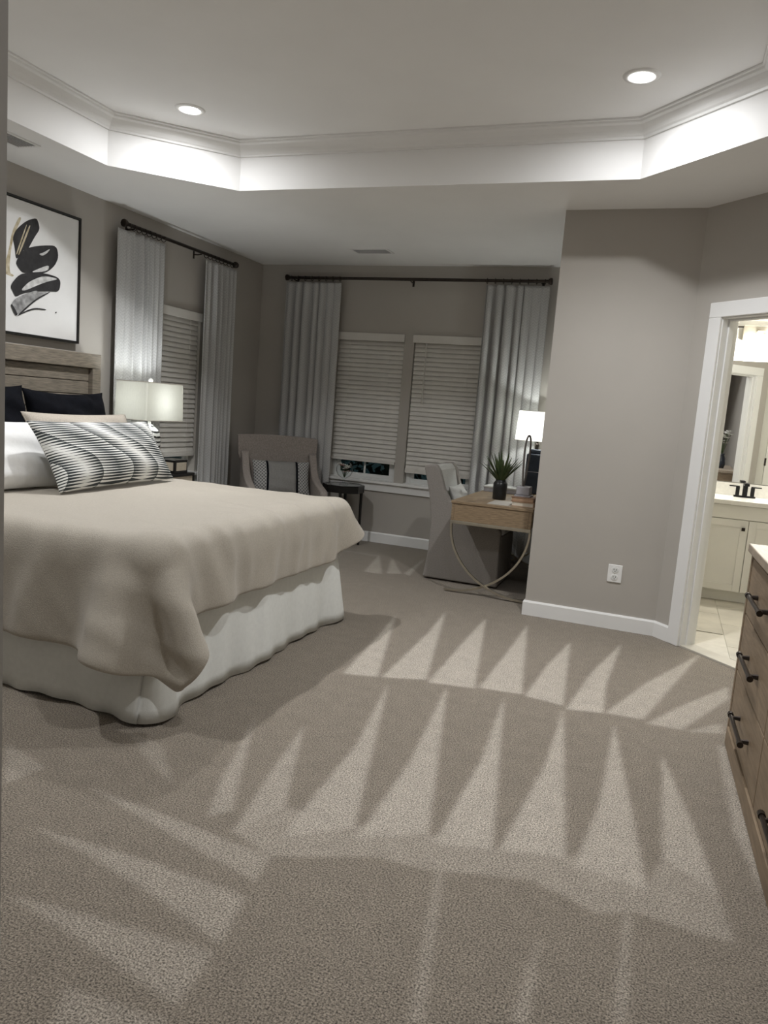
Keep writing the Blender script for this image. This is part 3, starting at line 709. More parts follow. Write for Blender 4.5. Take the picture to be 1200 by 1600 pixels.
# ------------------------------------------------------------------ bed
BX0, BX1, BY0, BY1 = -4.0, -1.86, 2.48, 4.36
bed = thing('bed', (-2.9, 3.42, 0), 'king bed with weathered wooden plank headboard and white pleated skirt', 'bed')
hb = MB(); HY0, HY1, HZ = 2.23, 4.605, 1.59
hb.box((-4.10, HY0, 0.25), (-4.075, HY1, HZ-0.02)); head = hb.build('headboard', M_GREYOAK, bed, bevel=0.003)
for (a, c) in (((-4.12,HY0,HZ-0.105),(-4.02,HY1,HZ)), ((-4.12,HY0,0.0),(-4.02,HY0+0.085,HZ-0.106)), ((-4.12,HY1-0.085,0.0),(-4.02,HY1,HZ-0.106))):
    b = MB(); b.box(a, c); b.build('frame_rail', M_GREYOAK, head, bevel=0.005)
z = HZ-0.108
for k in range(9):
    b = MB(); b.box((-4.0755, HY0+0.087, z-0.092), (-4.055-0.002*random.random(), HY1-0.087, z-0.001)); b.build('plank', M_GREYOAK, head, bevel=0.004)
    z -= 0.0955
b = MB(); b.box((BX0, BY0+0.02, 0.30), (BX1-0.03, BY1-0.02, 0.70)); b.build('mattress', M_WHITEF, bed, bevel=0.06, segs=4)
b = MB(); b.box((BX0, BY0+0.03, 0.12), (BX1-0.04, BY1-0.03, 0.30)); b.build('box_spring', M_WHITEF, bed, bevel=0.02)
def bed_skirt():
    path = []
    y0, y1, x1 = BY0+0.01, BY1-0.02, BX1-0.02
    n = 90
    for k in range(n): path.append((BX0+0.02+(x1-BX0-0.02)*k/(n-1), y0, 0, -1))
    for k in range(7):
        a = -PI/2+PI/2*(k+1)/8; path.append((x1-0.03+0.03*math.cos(a), y0+0.03+0.03*math.sin(a), math.cos(a), math.sin(a)))
    for k in range(n): path.append((x1, y0+0.03+(y1-y0-0.06)*k/(n-1), 1, 0))
    for k in range(7):
        a = PI/2*(k+1)/8; path.append((x1-0.03+0.03*math.cos(a), y1-0.03+0.03*math.sin(a), math.cos(a), math.sin(a)))
    for k in range(n): path.append((x1-(x1-BX0-0.02)*k/(n-1), y1, 0, 1))
    zs = np.linspace(0.012, 0.46, 9); P = np.zeros((len(path), len(zs), 3)); s = 0
    for i, (x, y, nx, ny) in enumerate(path):
        if i: s += math.hypot(x-path[i-1][0], y-path[i-1][1])
        corner = math.exp(-((s-(x1-BX0))/0.16)**2) + math.exp(-((s-(x1-BX0)-(y1-y0))/0.12)**2)
        for k, z in enumerate(zs):
            h = 1-z/0.46
            wv = 0.014*math.sin(s*13+0.8*math.sin(s*5)) + 0.010*math.sin(s*31+1.3) + 0.012*math.sin(s*6.1+2)
            d = h*(0.034+wv*0.8)+corner*h*0.035
            P[i, k] = (x+nx*d, y+ny*d, z+0.006*math.sin(s*13)*h*(1 if k == 0 else 0.3))
    mb = MB(); mb.grid(P); return mb.build('bed_skirt', M_SKIRT, bed, smooth=True, solid=0.0015, fix=False)
bed_skirt()

def drape_duvet():
    """a linen cover let down over the mattress by a small position-based cloth solve"""
    x0, x1, y0, y1 = -3.80, -1.83+0.28, 2.43-0.425, 4.40+0.23
    d = 0.034; nx, ny = int((x1-x0)/d)+1, int((y1-y0)/d)+1
    X, Y = np.meshgrid(np.linspace(x0, x1, nx), np.linspace(y0, y1, ny), indexing='ij')
    rx, ry = (x1-x0)/(nx-1), (y1-y0)/(ny-1)
    X = X+0.13*np.clip((y0+0.75-Y)/0.75, 0, 1)**1.5*np.clip((X-x0)/(x1-x0), 0, 1)**4      # hangs a little askew
    for yc, sg, R in ((y0, 1, 0.44), (y1, -1, 0.62)):                # rounded foot corners
        a = np.clip((X-(x1-R))/R, 0, 1); b_ = np.clip(((yc+sg*R)-Y)*sg/R, 0, 1)
        X = X-R*a*(1-np.sqrt(1-0.5*b_**2)); Y = Y+sg*R*b_*(1-np.sqrt(1-0.5*a**2))
    P0 = np.stack([X, Y, X*0], -1)
    p = np.stack([X, Y, np.full_like(X, 0.79)+0.010*np.sin(X*7+Y*3)*np.cos(Y*6-X*2)], -1); q = p.copy()
    c = np.array([(-4.4-1.825)/2, (2.43+4.40)/2, (0.77-0.6)/2]); h = np.array([(4.4-1.825)/2, (4.40-2.43)/2, (0.77+0.6)/2]); r = 0.088
    cons = []
    def add(ax, st, k):
        n = nx if ax == 0 else ny
        for off in range(2*st):
            i = np.array([j for j in range(n-st) if (j//st) % 2 == off % 2 and j % st == off//2])
            if len(i): cons.append((ax, i, i+st, np.linalg.norm((P0[i+st]-P0[i]) if ax == 0 else (P0[:, i+st]-P0[:, i]), axis=-1, keepdims=True), k))
    add(0, 1, 1.0); add(1, 1, 1.0); add(0, 2, 0.25); add(1, 2, 0.25); add(0, 4, 0.12); add(1, 4, 0.12)
    dt = 1/60
    def pull(a, b2, rest, k):
        dv = b2-a; L = np.sqrt((dv*dv).sum(-1, keepdims=True))+1e-9
        return dv*((L-rest)/L)*(0.5*k)
    for step in range(185):
        v = (p-q)*0.97; q = p.copy(); p = p+v; p[..., 2] -= 4.5*dt*dt
        for it in range(16):
            for ax, i, j, rest, k in cons:
                if ax == 0:
                    cr = pull(p[i], p[j], rest, k); p[i] += cr; p[j] -= cr
                else:
                    cr = pull(p[:, i], p[:, j], rest, k); p[:, i] += cr; p[:, j] -= cr
            if it % 2 == 0:
                for o in (0, 1):
                    A, B = p[o:-1:2, :-1], p[o+1::2, 1:]; m = min(len(A), len(B)); cr = pull(A[:m], B[:m], np.linalg.norm(P0[o:-1:2, :-1][:m]-P0[o+1::2, 1:][:m], axis=-1, keepdims=True), 0.3); A[:m] += cr; B[:m] -= cr
                    A, B = p[o+1::2, :-1], p[o:-1:2, 1:]; m = min(len(A), len(B)); cr = pull(A[:m], B[:m], np.linalg.norm(P0[o+1::2, :-1][:m]-P0[o:-1:2, 1:][:m], axis=-1, keepdims=True), 0.3); A[:m] += cr; B[:m] -= cr
        w = p-c; e = np.abs(w)-(h-r); eo = np.maximum(e, 0); L = np.sqrt((eo**2).sum(-1))
        dist = L+np.minimum(e.max(-1), 0)-r; hit = dist < 0.0
        nrm = np.where(L[..., None] > 1e-6, eo/(L[..., None]+1e-9), 0)*np.sign(w)
        deep = hit & (L < 1e-6); nrm[deep] = np.array([0, 0, 1.0])
        push = np.where(deep, np.maximum(0, h[2]+c[2]-p[..., 2]), -dist)
        p[hit] += (nrm*push[..., None])[hit]
        tv = p-q; tn = (tv*nrm).sum(-1, keepdims=True)*nrm
        fr = np.where(nrm[..., 2:3] > 0.7, 0.75, 0.35); p[hit] -= ((tv-tn)*fr)[hit]
        p[..., 2] = np.maximum(p[..., 2], 0.03)
    # creases: along the hanging foot, across the top near the foot, at the near crest
    gu = np.gradient(p, axis=0); gv = np.gradient(p, axis=1); nr = np.cross(gu, gv); nr /= np.linalg.norm(nr, axis=-1, keepdims=True)+1e-9
    rid = lambda t: (1-np.abs(np.sin(t)))**2
    cx, cy = X, Y; jit = 0.25*np.sin(cx*5+cy*2.3)+0.18*np.sin(cy*9.1-cx*3)
    foot = np.clip((cx+2.25)/0.35, 0, 1); top = np.clip((0.80-np.abs(p[..., 2]-0.77)*8), 0, 1)*np.clip((cx+3.0)/0.8, 0, 1)
    near = np.clip((2.75-cy)/0.3, 0, 1)
    dsp = 0.020*foot*rid(cy*8.5+jit*2.2+cx*1.6) + 0.011*foot*rid(cy*19+jit*3-cx*4) + 0.010*top*rid(cx*6+cy*9+jit*3) + 0.010*near*rid(cx*7-cy*2+jit*2)*(1-foot*0.6) + 0.004*rid(cy*13+cx*11+jit*4)
    return p + nr*(dsp-0.004)[..., None]*np.sign(nr[..., 2:3].mean())
duvet_pts = drape_duvet()
b = MB(); b.grid(duvet_pts)
duvet = b.build('duvet', M_DUVET, None, smooth=True, solid=0.022, subsurf=1, fix=False)
tag(duvet, 'beige linen duvet draped over the bed with a hanging corner', 'duvet')

# ------------------------------------------------------------------ pillows
def pillow_grid(w, h, th, nu=36, nv=26, pin=0.10, wr=0.006, seed=0, flange=0.0):
    r = random.Random(seed); a = [r.uniform(0, 6) for _ in range(6)]
    us = np.linspace(-1, 1, nu); vs = np.linspace(-1, 1, nv)
    U, V = np.meshgrid(us, vs, indexing='ij')
    x = w/2*U*(1-pin*(1-V**2)*np.abs(U)**1.5); y = h/2*V*(1-pin*(1-U**2)*np.abs(V)**1.5)
    prof = np.clip((1-np.abs(U)**2.6)*(1-np.abs(V)**2.6), 0, 1)**0.55
    wrk = wr*(np.sin(7*U+3*V+a[0])+np.sin(5*V*2-4*U+a[1])+0.6*np.sin(13*U*V+a[2]))
    f = th/2*prof+wrk*prof; bk = -th/2*prof*0.9
    edge = 0.004
    return U, V, np.stack([x, f+edge, y], -1), np.stack([x, bk-edge, y], -1)
def pillow(name, label, w, h, th, loc, rot, m, seed=0, pin=0.10, group='pillows on the bed', uvm=False, piping=None, wr=0.006, cat='pillow'):
    U, V, F, Bk = pillow_grid(w, h, th, seed=seed, pin=pin, wr=wr)
    Mx = Matrix.Translation(loc) @ Euler(rot, 'XYZ').to_matrix().to_4x4()
    R = np.array(Mx.to_3x3()); T = np.array(Mx.translation)
    mb = MB(); nu, nv = U.shape
    mb.grid(F @ R.T + T); b0 = len(mb.v); mb.grid(Bk @ R.T + T)
    # stitch edges
    ring = [i*nv for i in range(nu)] + [(nu-1)*nv+j for j in range(1, nv)] + [i*nv+nv-1 for i in range(nu-2, -1, -1)] + [j for j in range(nv-2, 0, -1)]
    for k in range(len(ring)):
        a, c = ring[k], ring[(k+1) % len(ring)]; mb.f.append((a, c, b0+c, b0+a))
    uv = np.stack([(U+1)/2, (V+1)/2], -1).reshape(-1, 2); uv = np.concatenate([uv, uv])
    o = mb.build(name, m, None, smooth=True, uv=uv, fix=True)
    tag(o, label, cat, group)
    if piping:
        mbp = MB(); pts = [tuple((F[i//nv, i % nv]+Bk[i//nv, i % nv])/2 @ R.T + T) for i in ring]
        mbp.tube(pts, 0.005, 6, closed=True); mbp.build('piping', piping, o, smooth=True)
    return o, Mx, (U, V, F, Bk)
# local frame: x along the pillow, y thickness (+y front), z height ; turned so that the front faces +x (the foot)
FR = -PI/2
pillow('euro_pillow', 'black velvet square pillow against the headboard nearest the lamp', 0.74, 0.56, 0.22, (-3.885, 4.165, 1.04), (math.radians(13), 0, FR), M_NAVY, 1, wr=0.012)
pillow('euro_pillow', 'black velvet square pillow against the headboard, second from the lamp', 0.72, 0.57, 0.22, (-3.875, 3.425, 1.05), (math.radians(13), 0, FR), M_NAVY, 2, wr=0.012)
pillow('bed_pillow', 'greige linen pillow leaning behind the ribbed lumbar pillow', 0.92, 0.42, 0.17, (-3.53, 3.94, 0.985), (math.radians(26), 0, FR), M_GREIGE, 3, piping=M_GREIGE, pin=0.07)
pillow('bed_pillow', 'greige linen pillow in front of the second black pillow', 0.84, 0.42, 0.17, (-3.64, 2.98, 0.985), (math.radians(26), 0, FR), M_GREIGE, 4, piping=M_GREIGE, pin=0.07)
pillow('bed_pillow', 'white cotton pillow beside the ribbed lumbar pillow', 0.86, 0.42, 0.20, (-3.31, 3.02, 0.955), (math.radians(36), 0, FR), M_WHITEF, 5, pin=0.06)
pillow('lumbar_pillow', 'long lumbar pillow with black and white ribbed print', 1.08, 0.42, 0.17, (-3.095, 3.625, 0.972), (math.radians(31), 0, FR+math.radians(4)), M_OPART, 6, pin=0.055, wr=0.003)

# ------------------------------------------------------------------ framed painting above the headboard
PY0, PY1, PZ0, PZ1 = 3.40, 4.475, 1.654, 2.535
art = thing('framed_painting', (XL, 3.94, PZ0), 'large abstract painting of black and ochre brush strokes in thin black frame', 'painting')
b = MB(); b.box((XL+0.003, PY0+0.018, PZ0+0.018), (XL+0.036, PY1-0.018, PZ1-0.018)); canvas = b.build('canvas', M_CANVAS, art)
for a, c in (((PY0,PZ0),(PY1,PZ0+0.014)), ((PY0,PZ1-0.014),(PY1,PZ1)), ((PY0,PZ0+0.014),(PY0+0.014,PZ1-0.014)), ((PY1-0.014,PZ0+0.014),(PY1,PZ1-0.014))):
    b = MB(); b.box((XL+0.001, a[0], a[1]), (XL+0.046, c[0], c[1])); b.build('frame_rail', M_BLACKWOOD, art)
STROKES = [
    (M_GOLD,[(3.806,2.052),(3.847,2.186),(3.869,2.299),(3.925,2.411),(3.949,2.408),(3.892,2.295),(3.864,2.190),(3.851,2.043),(3.893,2.034),(3.878,2.020),(3.809,2.033)]),
    (M_INK,[(3.875,2.264),(3.903,2.325),(3.984,2.399),(4.069,2.440),(4.088,2.415),(4.101,2.372),(4.059,2.315),(4.011,2.235),(3.999,2.219),(3.964,2.211),(3.906,2.126),(3.893,2.214)]),
    (M_GOLD,[(3.903,2.171),(3.985,2.376),(3.994,2.376),(3.915,2.169)]),
    (M_GOLD,[(3.919,2.172),(4.009,2.378),(4.023,2.376),(3.931,2.168)]),
    (M_INK,[(3.900,2.120),(3.964,2.213),(4.035,2.245),(4.134,2.276),(4.250,2.300),(4.272,2.229),(4.240,2.164),(4.176,2.109),(4.100,2.078),(4.014,2.069),(3.954,2.062),(3.918,2.092)]),
    (M_INKPALE,[(4.020,2.074),(4.100,2.118),(4.188,2.159),(4.176,2.113)]),
    (M_INKPALE,[(4.092,2.211),(4.135,2.229),(4.198,2.271),(4.167,2.231),(4.123,2.203)]),
    (M_INK,[(3.856,1.962),(3.930,2.048),(4.014,2.073),(4.163,2.097),(4.295,2.087),(4.284,1.992),(4.192,1.981),(4.090,1.964),(3.968,1.934),(3.903,1.896),(3.885,1.921)]),
    (M_INKPALE,[(3.944,1.949),(4.015,2.017),(4.138,2.078),(4.282,2.080),(4.177,2.046),(4.077,2.000),(3.979,1.950)]),
    (M_INKGREY,[(3.863,1.844),(3.909,1.897),(4.077,1.972),(4.090,1.955),(4.192,1.981),(4.054,1.901),(3.922,1.783),(3.898,1.794)]),
    (M_INK,[(3.910,1.775),(3.994,1.826),(4.067,1.853),(4.168,1.858),(4.156,1.848),(4.067,1.843),(3.994,1.815),(3.922,1.778)]),
    (M_INK,[(3.861,1.839),(3.874,1.850),(3.924,1.788),(3.903,1.774)]),
    (M_INK,[(3.922,1.788),(4.060,1.907),(4.192,1.981),(4.198,1.976),(4.066,1.898),(3.929,1.779)]),
    (M_INK,[(4.241,1.847),(4.261,1.855),(4.254,1.839)]),
]
def smooth_poly(p, n=2):
    for _ in range(n):
        q = []
        for i in range(len(p)):
            a, c = Vector(p[i]), Vector(p[(i+1) % len(p)]); q += [a.lerp(c, 0.22), a.lerp(c, 0.78)]
        p = q
    return [(v[0], v[1]) for v in p]
for i, (m_, pl) in enumerate(STROKES):
    pts = smooth_poly(pl, 2); n = len(pts); x = XL+0.0362+0.0004*i
    tri = tessellate_polygon([[Vector((0, *p)) for p in pts]])
    b = MB(); b.add([(x+0.0003, *p) for p in pts], tri); b.build('brush_stroke', m_, canvas, fix=False)

# ------------------------------------------------------------------ nightstand, lamp, box
NX0, NX1, NY0, NY1, NZ = -4.02, -3.52, 4.68, 5.13, 0.735
ns = thing('nightstand', (-3.77, 4.905, 0), 'black framed nightstand with beige drawer fronts beside the bed', 'nightstand')
b = MB(); b.box((NX0,NY0,NZ-0.022),(NX1,NY1,NZ)); b.build('top', M_BLACKWOOD, ns, bevel=0.002)
for xx in (NX0, NX1-0.02):
    for yy in (NY0, NY1-0.02):
        b = MB(); b.box((xx,yy,0.001),(xx+0.02,yy+0.02,NZ-0.022)); b.build('leg', M_BLACKWOOD, ns)
for z0, z1 in ((0.52,0.71),(0.30,0.50)):
    b = MB(); b.box((NX0+0.021,NY0+0.0215,z0),(NX1-0.006,NY1-0.0215,z1)); dr = b.build('drawer', M_BEIGEP, ns, bevel=0.003)
    b = MB(); b.tube([(NX1-0.006,4.905,(z0+z1)/2),(NX1+0.012,4.905,(z0+z1)/2)], 0.009, 10); b.build('knob', M_BLACKM, dr)
b = MB(); b.box((NX0+0.0,NY0+0.0215,0.505),(NX1,NY1-0.0215,0.518)); b.build('shelf_rail', M_BLACKWOOD, ns)
bx_ = thing('keepsake_box', (-3.60, 4.94, NZ), 'small black box with a beige panel on the nightstand', 'box')
b = MB(); b.box((-3.69,4.885,NZ+0.0005),(-3.535,5.05,NZ+0.105)); b.build('body', M_BLACKWOOD, bx_, bevel=0.003)
b = MB(); b.box((-3.535,4.905,NZ+0.022),(-3.532,5.030,NZ+0.085)); b.build('panel', M_BEIGEP, bx_)
b = MB(); b.box((-3.674,4.882,NZ+0.022),(-3.551,4.885,NZ+0.085)); b.build('panel', M_BEIGEP, bx_)

LX, LY = -3.822, 4.93
lamp = thing('table_lamp', (LX, LY, NZ), 'table lamp with rectangular linen shade and black-swirled white base', 'lamp')
b = MB(); b.lathe([(0.001,0.0005),(0.062,0.0005),(0.066,0.02),(0.050,0.04),(0.062,0.10),(0.088,0.18),(0.092,0.25),(0.075,0.31),(0.040,0.345),(0.018,0.36)], (LX,LY,NZ), 32); b.build('base', M_ZEBRA, lamp, smooth=True)
b = MB(); b.lathe([(0.012,0.355),(0.012,0.46),(0.006,0.465),(0.006,0.50)], (LX,LY,NZ), 12); b.build('neck', M_CERAM, lamp, smooth=True)
SX, SY, SZ0, SZ1 = 0.149, 0.230, 1.131, 1.419
def shade_box():
    P = []
    for z, k in ((SZ0, 1.0), (SZ0+0.02, 0.998), (SZ1-0.02, 0.972), (SZ1, 0.97)):
        ring = []
        for sx, sy in ((1,-1),(1,1),(-1,1),(-1,-1)):
            cx, cy = LX+sx*(SX*k-0.008), LY+sy*(SY*k-0.008)
            base = {(1,-1):-PI/2,(1,1):0,(-1,1):PI/2,(-1,-1):PI}[(sx,sy)]
            for q in range(4): a = base+PI/2*q/3; ring.append((cx+0.008*math.cos(a), cy+0.008*math.sin(a), z))
        P.append(ring)
    mb = MB(); mb.grid(np.array(P), close_v=True); return mb.build('shade', M_SHADE, lamp, smooth=False, fix=True)
shade_box()
for zz, k in ((SZ0, 1.0), (SZ1, 0.97)):
    b = MB(); b.tube([(LX+sx*SX*k, LY+sy*SY*k, zz) for sx, sy in ((1,-1),(1,1),(-1,1),(-1,-1))], 0.0028, 6, closed=True); b.build('shade_trim', M_GREIGE, lamp)
b = MB(); b.tube([(LX-SX*0.97,LY,SZ1-0.012),(LX+SX*0.97,LY,SZ1-0.012)], 0.002, 6); b.tube([(LX,LY-SY*0.97,SZ1-0.012),(LX,LY+SY*0.97,SZ1-0.012)], 0.002, 6); b.tube([(LX,LY,NZ+0.50),(LX,LY,SZ1-0.012)], 0.003, 6); b.build('harp', M_NICKEL, lamp)
b = MB(); b.lathe([(0.004,-0.01),(0.008,0.0),(0.017,0.010),(0.019,0.020),(0.012,0.030),(0.003,0.034)], (LX,LY,SZ1), 16); b.build('finial', M_CERAM, lamp, smooth=True)
def point(name, loc, w, col, parent, r=0.03):
    la = bpy.data.lights.new(name, 'POINT'); la.energy = w; la.color = col; la.shadow_soft_size = r
    o = bpy.data.objects.new(name, la); link(o, parent); o.location = Vector(loc)-WL[parent.name]; return o
point('lamp_bulb', (LX-0.01, LY, 1.27), TABLE_LAMP_W, (0.93, 0.97, 1.0), lamp, r=0.07)

# ------------------------------------------------------------------ taupe armchair in the corner (front is local -y)
AC = thing('armchair', (-3.42, 6.425, 0), 'taupe upholstered armchair with flared back in the corner by the curtains', 'armchair', rotz=math.radians(39))
def ac_back():
    nu, nv = 17, 12; F = np.zeros((nu, nv, 3)); Bk = np.zeros((nu, nv, 3))
    for i in range(nu):
        s = -1+2*i/(nu-1)
        for k in range(nv):
            h = k/(nv-1); z = 0.30+0.70*h; w = 0.325+0.055*h**0.6+(0.02 if h > 0.72 else 0.0)
            x = s*w; wrap = 0.055*abs(s)**2.2
            y = 0.265+0.105*h - wrap
            top = 0.012*(1-s*s)
            F[i, k] = (x, y, z+top*h); Bk[i, k] = (x, y+0.085-0.02*h, z+top*h)
    mb = MB(); mb.grid(F); b0 = len(mb.v); mb.grid(Bk)
    ring = [i*nv for i in range(nu)]+[(nu-1)*nv+j for j in range(1, nv)]+[i*nv+nv-1 for i in range(nu-2,-1,-1)]+[j for j in range(nv-2,0,-1)]
    for k in range(len(ring)):
        a, c = ring[k], ring[(k+1) % len(ring)]; mb.f.append((a, c, b0+c, b0+a))
    return mb.build('backrest', M_CHAIRF, AC, bevel=0.012, segs=3)
ac_back()
for s in (-1, 1):
    # arm panel: side profile (y, z) swooping down from the back to the front
    prof = [(-0.36,0.13),(-0.37,0.52),(-0.34,0.555),(-0.24,0.575),(-0.10,0.60),(0.02,0.64),(0.11,0.71),(0.17,0.80),(0.215,0.85),(0.27,0.855),(0.29,0.30),(0.28,0.13)]
    b = MB(); n = len(prof); out = []; inn = []
    for y, z in prof:
        fl = 0.02*max(0, z-0.5); out.append((s*(0.365+fl), y, z)); inn.append((s*(0.295+fl*0.5), y, z))
    b.add(out+inn, [tuple(range(n)), tuple(range(n, 2*n))]+[(i,(i+1)%n,n+(i+1)%n,n+i) for i in range(n)]); b.build('arm', M_CHAIRF, AC, bevel=0.016, segs=3)
b = MB(); b.box((-0.294,-0.35,0.13),(0.294,0.27,0.33)); b.build('seat_base', M_CHAIRF, AC, bevel=0.012, segs=2)
b = MB(); b.box((-0.288,-0.37,0.331),(0.288,0.25,0.455)); b.build('seat_cushion', M_CHAIRF, AC, bevel=0.04, segs=4)
for sx in (-0.30, 0.30):
    for sy in (-0.31, 0.26):
        b = MB(); b.tube([(sx,sy,0.131),(sx*1.03,sy*1.03,0.001)], [0.024,0.016], 10); b.build('leg', M_BLACKWOOD, AC)
# accent pillow with lattice ends, resting on that chair
ax, ay = AC.location.x, AC.location.y; A39 = math.radians(39)
pc = Vector((ax, ay, 0)) + Matrix.Rotation(A39, 3, 'Z') @ Vector((0.0, 0.055, 0.618))
acc, Mx_, (U_, V_, F_, B_) = pillow('accent_pillow', 'grey lumbar pillow with lattice ends and black bands on the armchair', 0.56, 0.34, 0.13, pc, (math.radians(20), 0, A39+PI), M_LATTICE, 9, pin=0.05, group=None, wr=0.003)
nu_, nv_ = U_.shape; R_ = np.array(Mx_.to_3x3()); T_ = np.array(Mx_.translation)
def pil_strip(name, u0, u1, m_, lift):
    us = np.linspace(u0, u1, 12); P = np.zeros((12, nv_, 3))
    for i, u in enumerate(us):
        f = (u+1)/2*(nu_-1); i0 = int(min(f, nu_-2)); a = f-i0
        P[i] = F_[i0]*(1-a)+F_[i0+1]*a + np.array([0, lift, 0])
    mb = MB(); mb.grid(P @ R_.T + T_); return mb.build(name, m_, acc, smooth=True, solid=0.002, fix=False)
pil_strip('centre_panel', -0.48, 0.48, M_PILLGREY, 0.003); pil_strip('band', -0.55, -0.48, M_NAVY, 0.005); pil_strip('band', 0.48, 0.55, M_NAVY, 0.005)

# ------------------------------------------------------------------ round black side table with glass globe
TXc, TYc, TZ = -2.94, 6.80, 0.592
st = thing('side_table', (TXc, TYc, 0), 'small black octagonal side table on thin legs under the window', 'side table')
def octo(r, off=PI/8): return [(TXc+r*math.cos(off+k*PI/4), TYc+r*math.sin(off+k*PI/4)) for k in range(8)]
b = MB(); b.prism(octo(0.206), TZ-0.018, TZ-0.006); b.build('top', M_BLACKWOOD, st, bevel=0.002)
b = MB(); n = 8; o1, o2 = octo(0.208), octo(0.182)
b.add([(*p, TZ-0.07) for p in o1]+[(*p, TZ) for p in o1]+[(*p, TZ) for p in o2]+[(*p, TZ-0.07) for p in o2], [(i,(i+1)%n,n+(i+1)%n,n+i) for i in range(n)]+[(n+i,n+(i+1)%n,2*n+(i+1)%n,2*n+i) for i in range(n)]+[(2*n+i,2*n+(i+1)%n,3*n+(i+1)%n,3*n+i) for i in range(n)]+[(3*n+i,3*n+(i+1)%n,(i+1)%n,i) for i in range(n)])
b.build('apron', M_BLACKWOOD, st)
b = MB(); b.prism(octo(0.180), TZ-0.0058, TZ-0.0015); b.build('glass_inset', mat('smoked_glass', (0.02,0.02,0.02), 0.15, var=0.1), st)
for k in range(4):
    a = PI/4*0.5+k*PI/2 - 0.12; px, py = TXc+0.182*math.cos(a), TYc+0.182*math.sin(a)
    b = MB(); b.tube([(px,py,TZ-0.02),(px,py,TZ-0.12),(TXc+0.186*math.cos(a),TYc+0.186*math.sin(a),0.001)], [0.019,0.015,0.012], 8); b.build('leg', M_BLACKWOOD, st)
for zz in (0.10, 0.125):
    b = MB(); b.tube([(TXc+0.18*math.cos(2*PI*k/32), TYc+0.18*math.sin(2*PI*k/32), zz) for k in range(32)], 0.005, 6, closed=True); b.build('stretcher_ring', M_BLACKWOOD, st)
gv = thing('glass_globe', (TXc, TYc, TZ), 'footed clear glass globe filled with small flowers on the black side table', 'vase')
b = MB(); b.lathe([(0.045,0.0005),(0.045,0.004),(0.014,0.012),(0.010,0.05),(0.02,0.06),(0.062,0.085),(0.084,0.13),(0.084,0.165),(0.062,0.205),(0.05,0.215)], (TXc,TYc,TZ), 28, cap=False); b.build('globe', M_CLEAR, gv, smooth=True)
for k in range(14):
    a = k*2.4; rr = 0.055*math.sqrt((k+0.5)/14); c0 = (TXc+rr*math.cos(a), TYc+rr*math.sin(a), TZ+0.12+0.07*((k*37) % 10)/10+(0.045 if k % 3 == 0 else 0))
    b = MB()
    for q in range(6):
        g = 2*PI*q/6; d = Vector((math.cos(g), math.sin(g), 0.5)).normalized(); s_ = Vector((-math.sin(g), math.cos(g), 0)); C = Vector(c0)
        b.add([C, C+d*0.018+s_*0.011, C+d*0.032, C+d*0.018-s_*0.011], [(0,1,2,3)])
    b.build('flower', M_BLOOM if k % 3 != 1 else M_PINK, gv, fix=False)
    b = MB(); b.tube([(TXc, TYc, TZ+0.065), c0], 0.002, 5); b.build('stem', M_LEAF, gv)

# ------------------------------------------------------------------ writing desk
DX0, DX1, DY0, DY1, DZ = -1.485, -0.875, 5.53, 6.90, 0.712
desk = thing('writing_desk', (-1.18, 6.2, 0), 'oak writing desk on crossed curved metal legs by the partition wall', 'desk')
b = MB(); b.box((DX0-0.006,DY0-0.006,DZ-0.022),(DX1+0.006,DY1+0.006,DZ)); b.build('top', M_OAKX, desk, bevel=0.003)
b = MB(); b.box((DX0,DY0,0.560),(DX0+0.02,DY1,DZ-0.0225)); b.build('apron', M_OAKX, desk, bevel=0.002)
b = MB(); b.box((DX1-0.02,DY0,0.560),(DX1,DY1,DZ-0.0225)); b.build('apron', M_OAKX, desk, bevel=0.002)
for ya in (DY0, DY1-0.02):
    b = MB(); b.box((DX0+0.0205,ya,0.560),(DX1-0.0205,ya+0.02,DZ-0.0225)); b.build('end_board', M_OAKX, desk, bevel=0.002)
for k in range(2):
    y0 = DY0+0.06+k*0.64; b = MB(); b.box((DX0-0.012,y0,0.578),(DX0-0.0005,y0+0.60,0.672)); dr = b.build('drawer', M_OAKX, desk, bevel=0.002)
    b = MB(); b.tube([(DX0-0.012,y0+0.30,0.625),(DX0-0.03,y0+0.30,0.625)], [0.006,0.010], 10); b.build('knob', M_NICKEL, dr)
for ya in (DY0+0.02, DY1-0.02):
    b = MB(); b.box((DX0-0.002,ya-0.02,0.535),(DX1+0.002,ya+0.02,0.5595)); b.build('leg_rail', M_NICKEL, desk, bevel=0.002)
    for s, off in ((1, -0.0085), (-1, 0.0085)):
        path = []
        for k in range(25):
            th = PI/2*k/24; W = DX1-DX0-0.01
            x = (DX1-0.005-W*math.cos(th)) if s == 1 else (DX0+0.005+W*math.cos(th))
            path.append((x, ya+off, 0.535-0.522*math.sin(th)))
        if s == -1: path.append((DX0-0.01, ya+off, 0.013))
        else: path.append((DX1+0.01, ya+off, 0.013))
        b = MB(); b.tube(path, 0, flat=(0.016, 0.022), up=(0,1,0)); b.build('leg', M_NICKEL, desk, bevel=0.001)

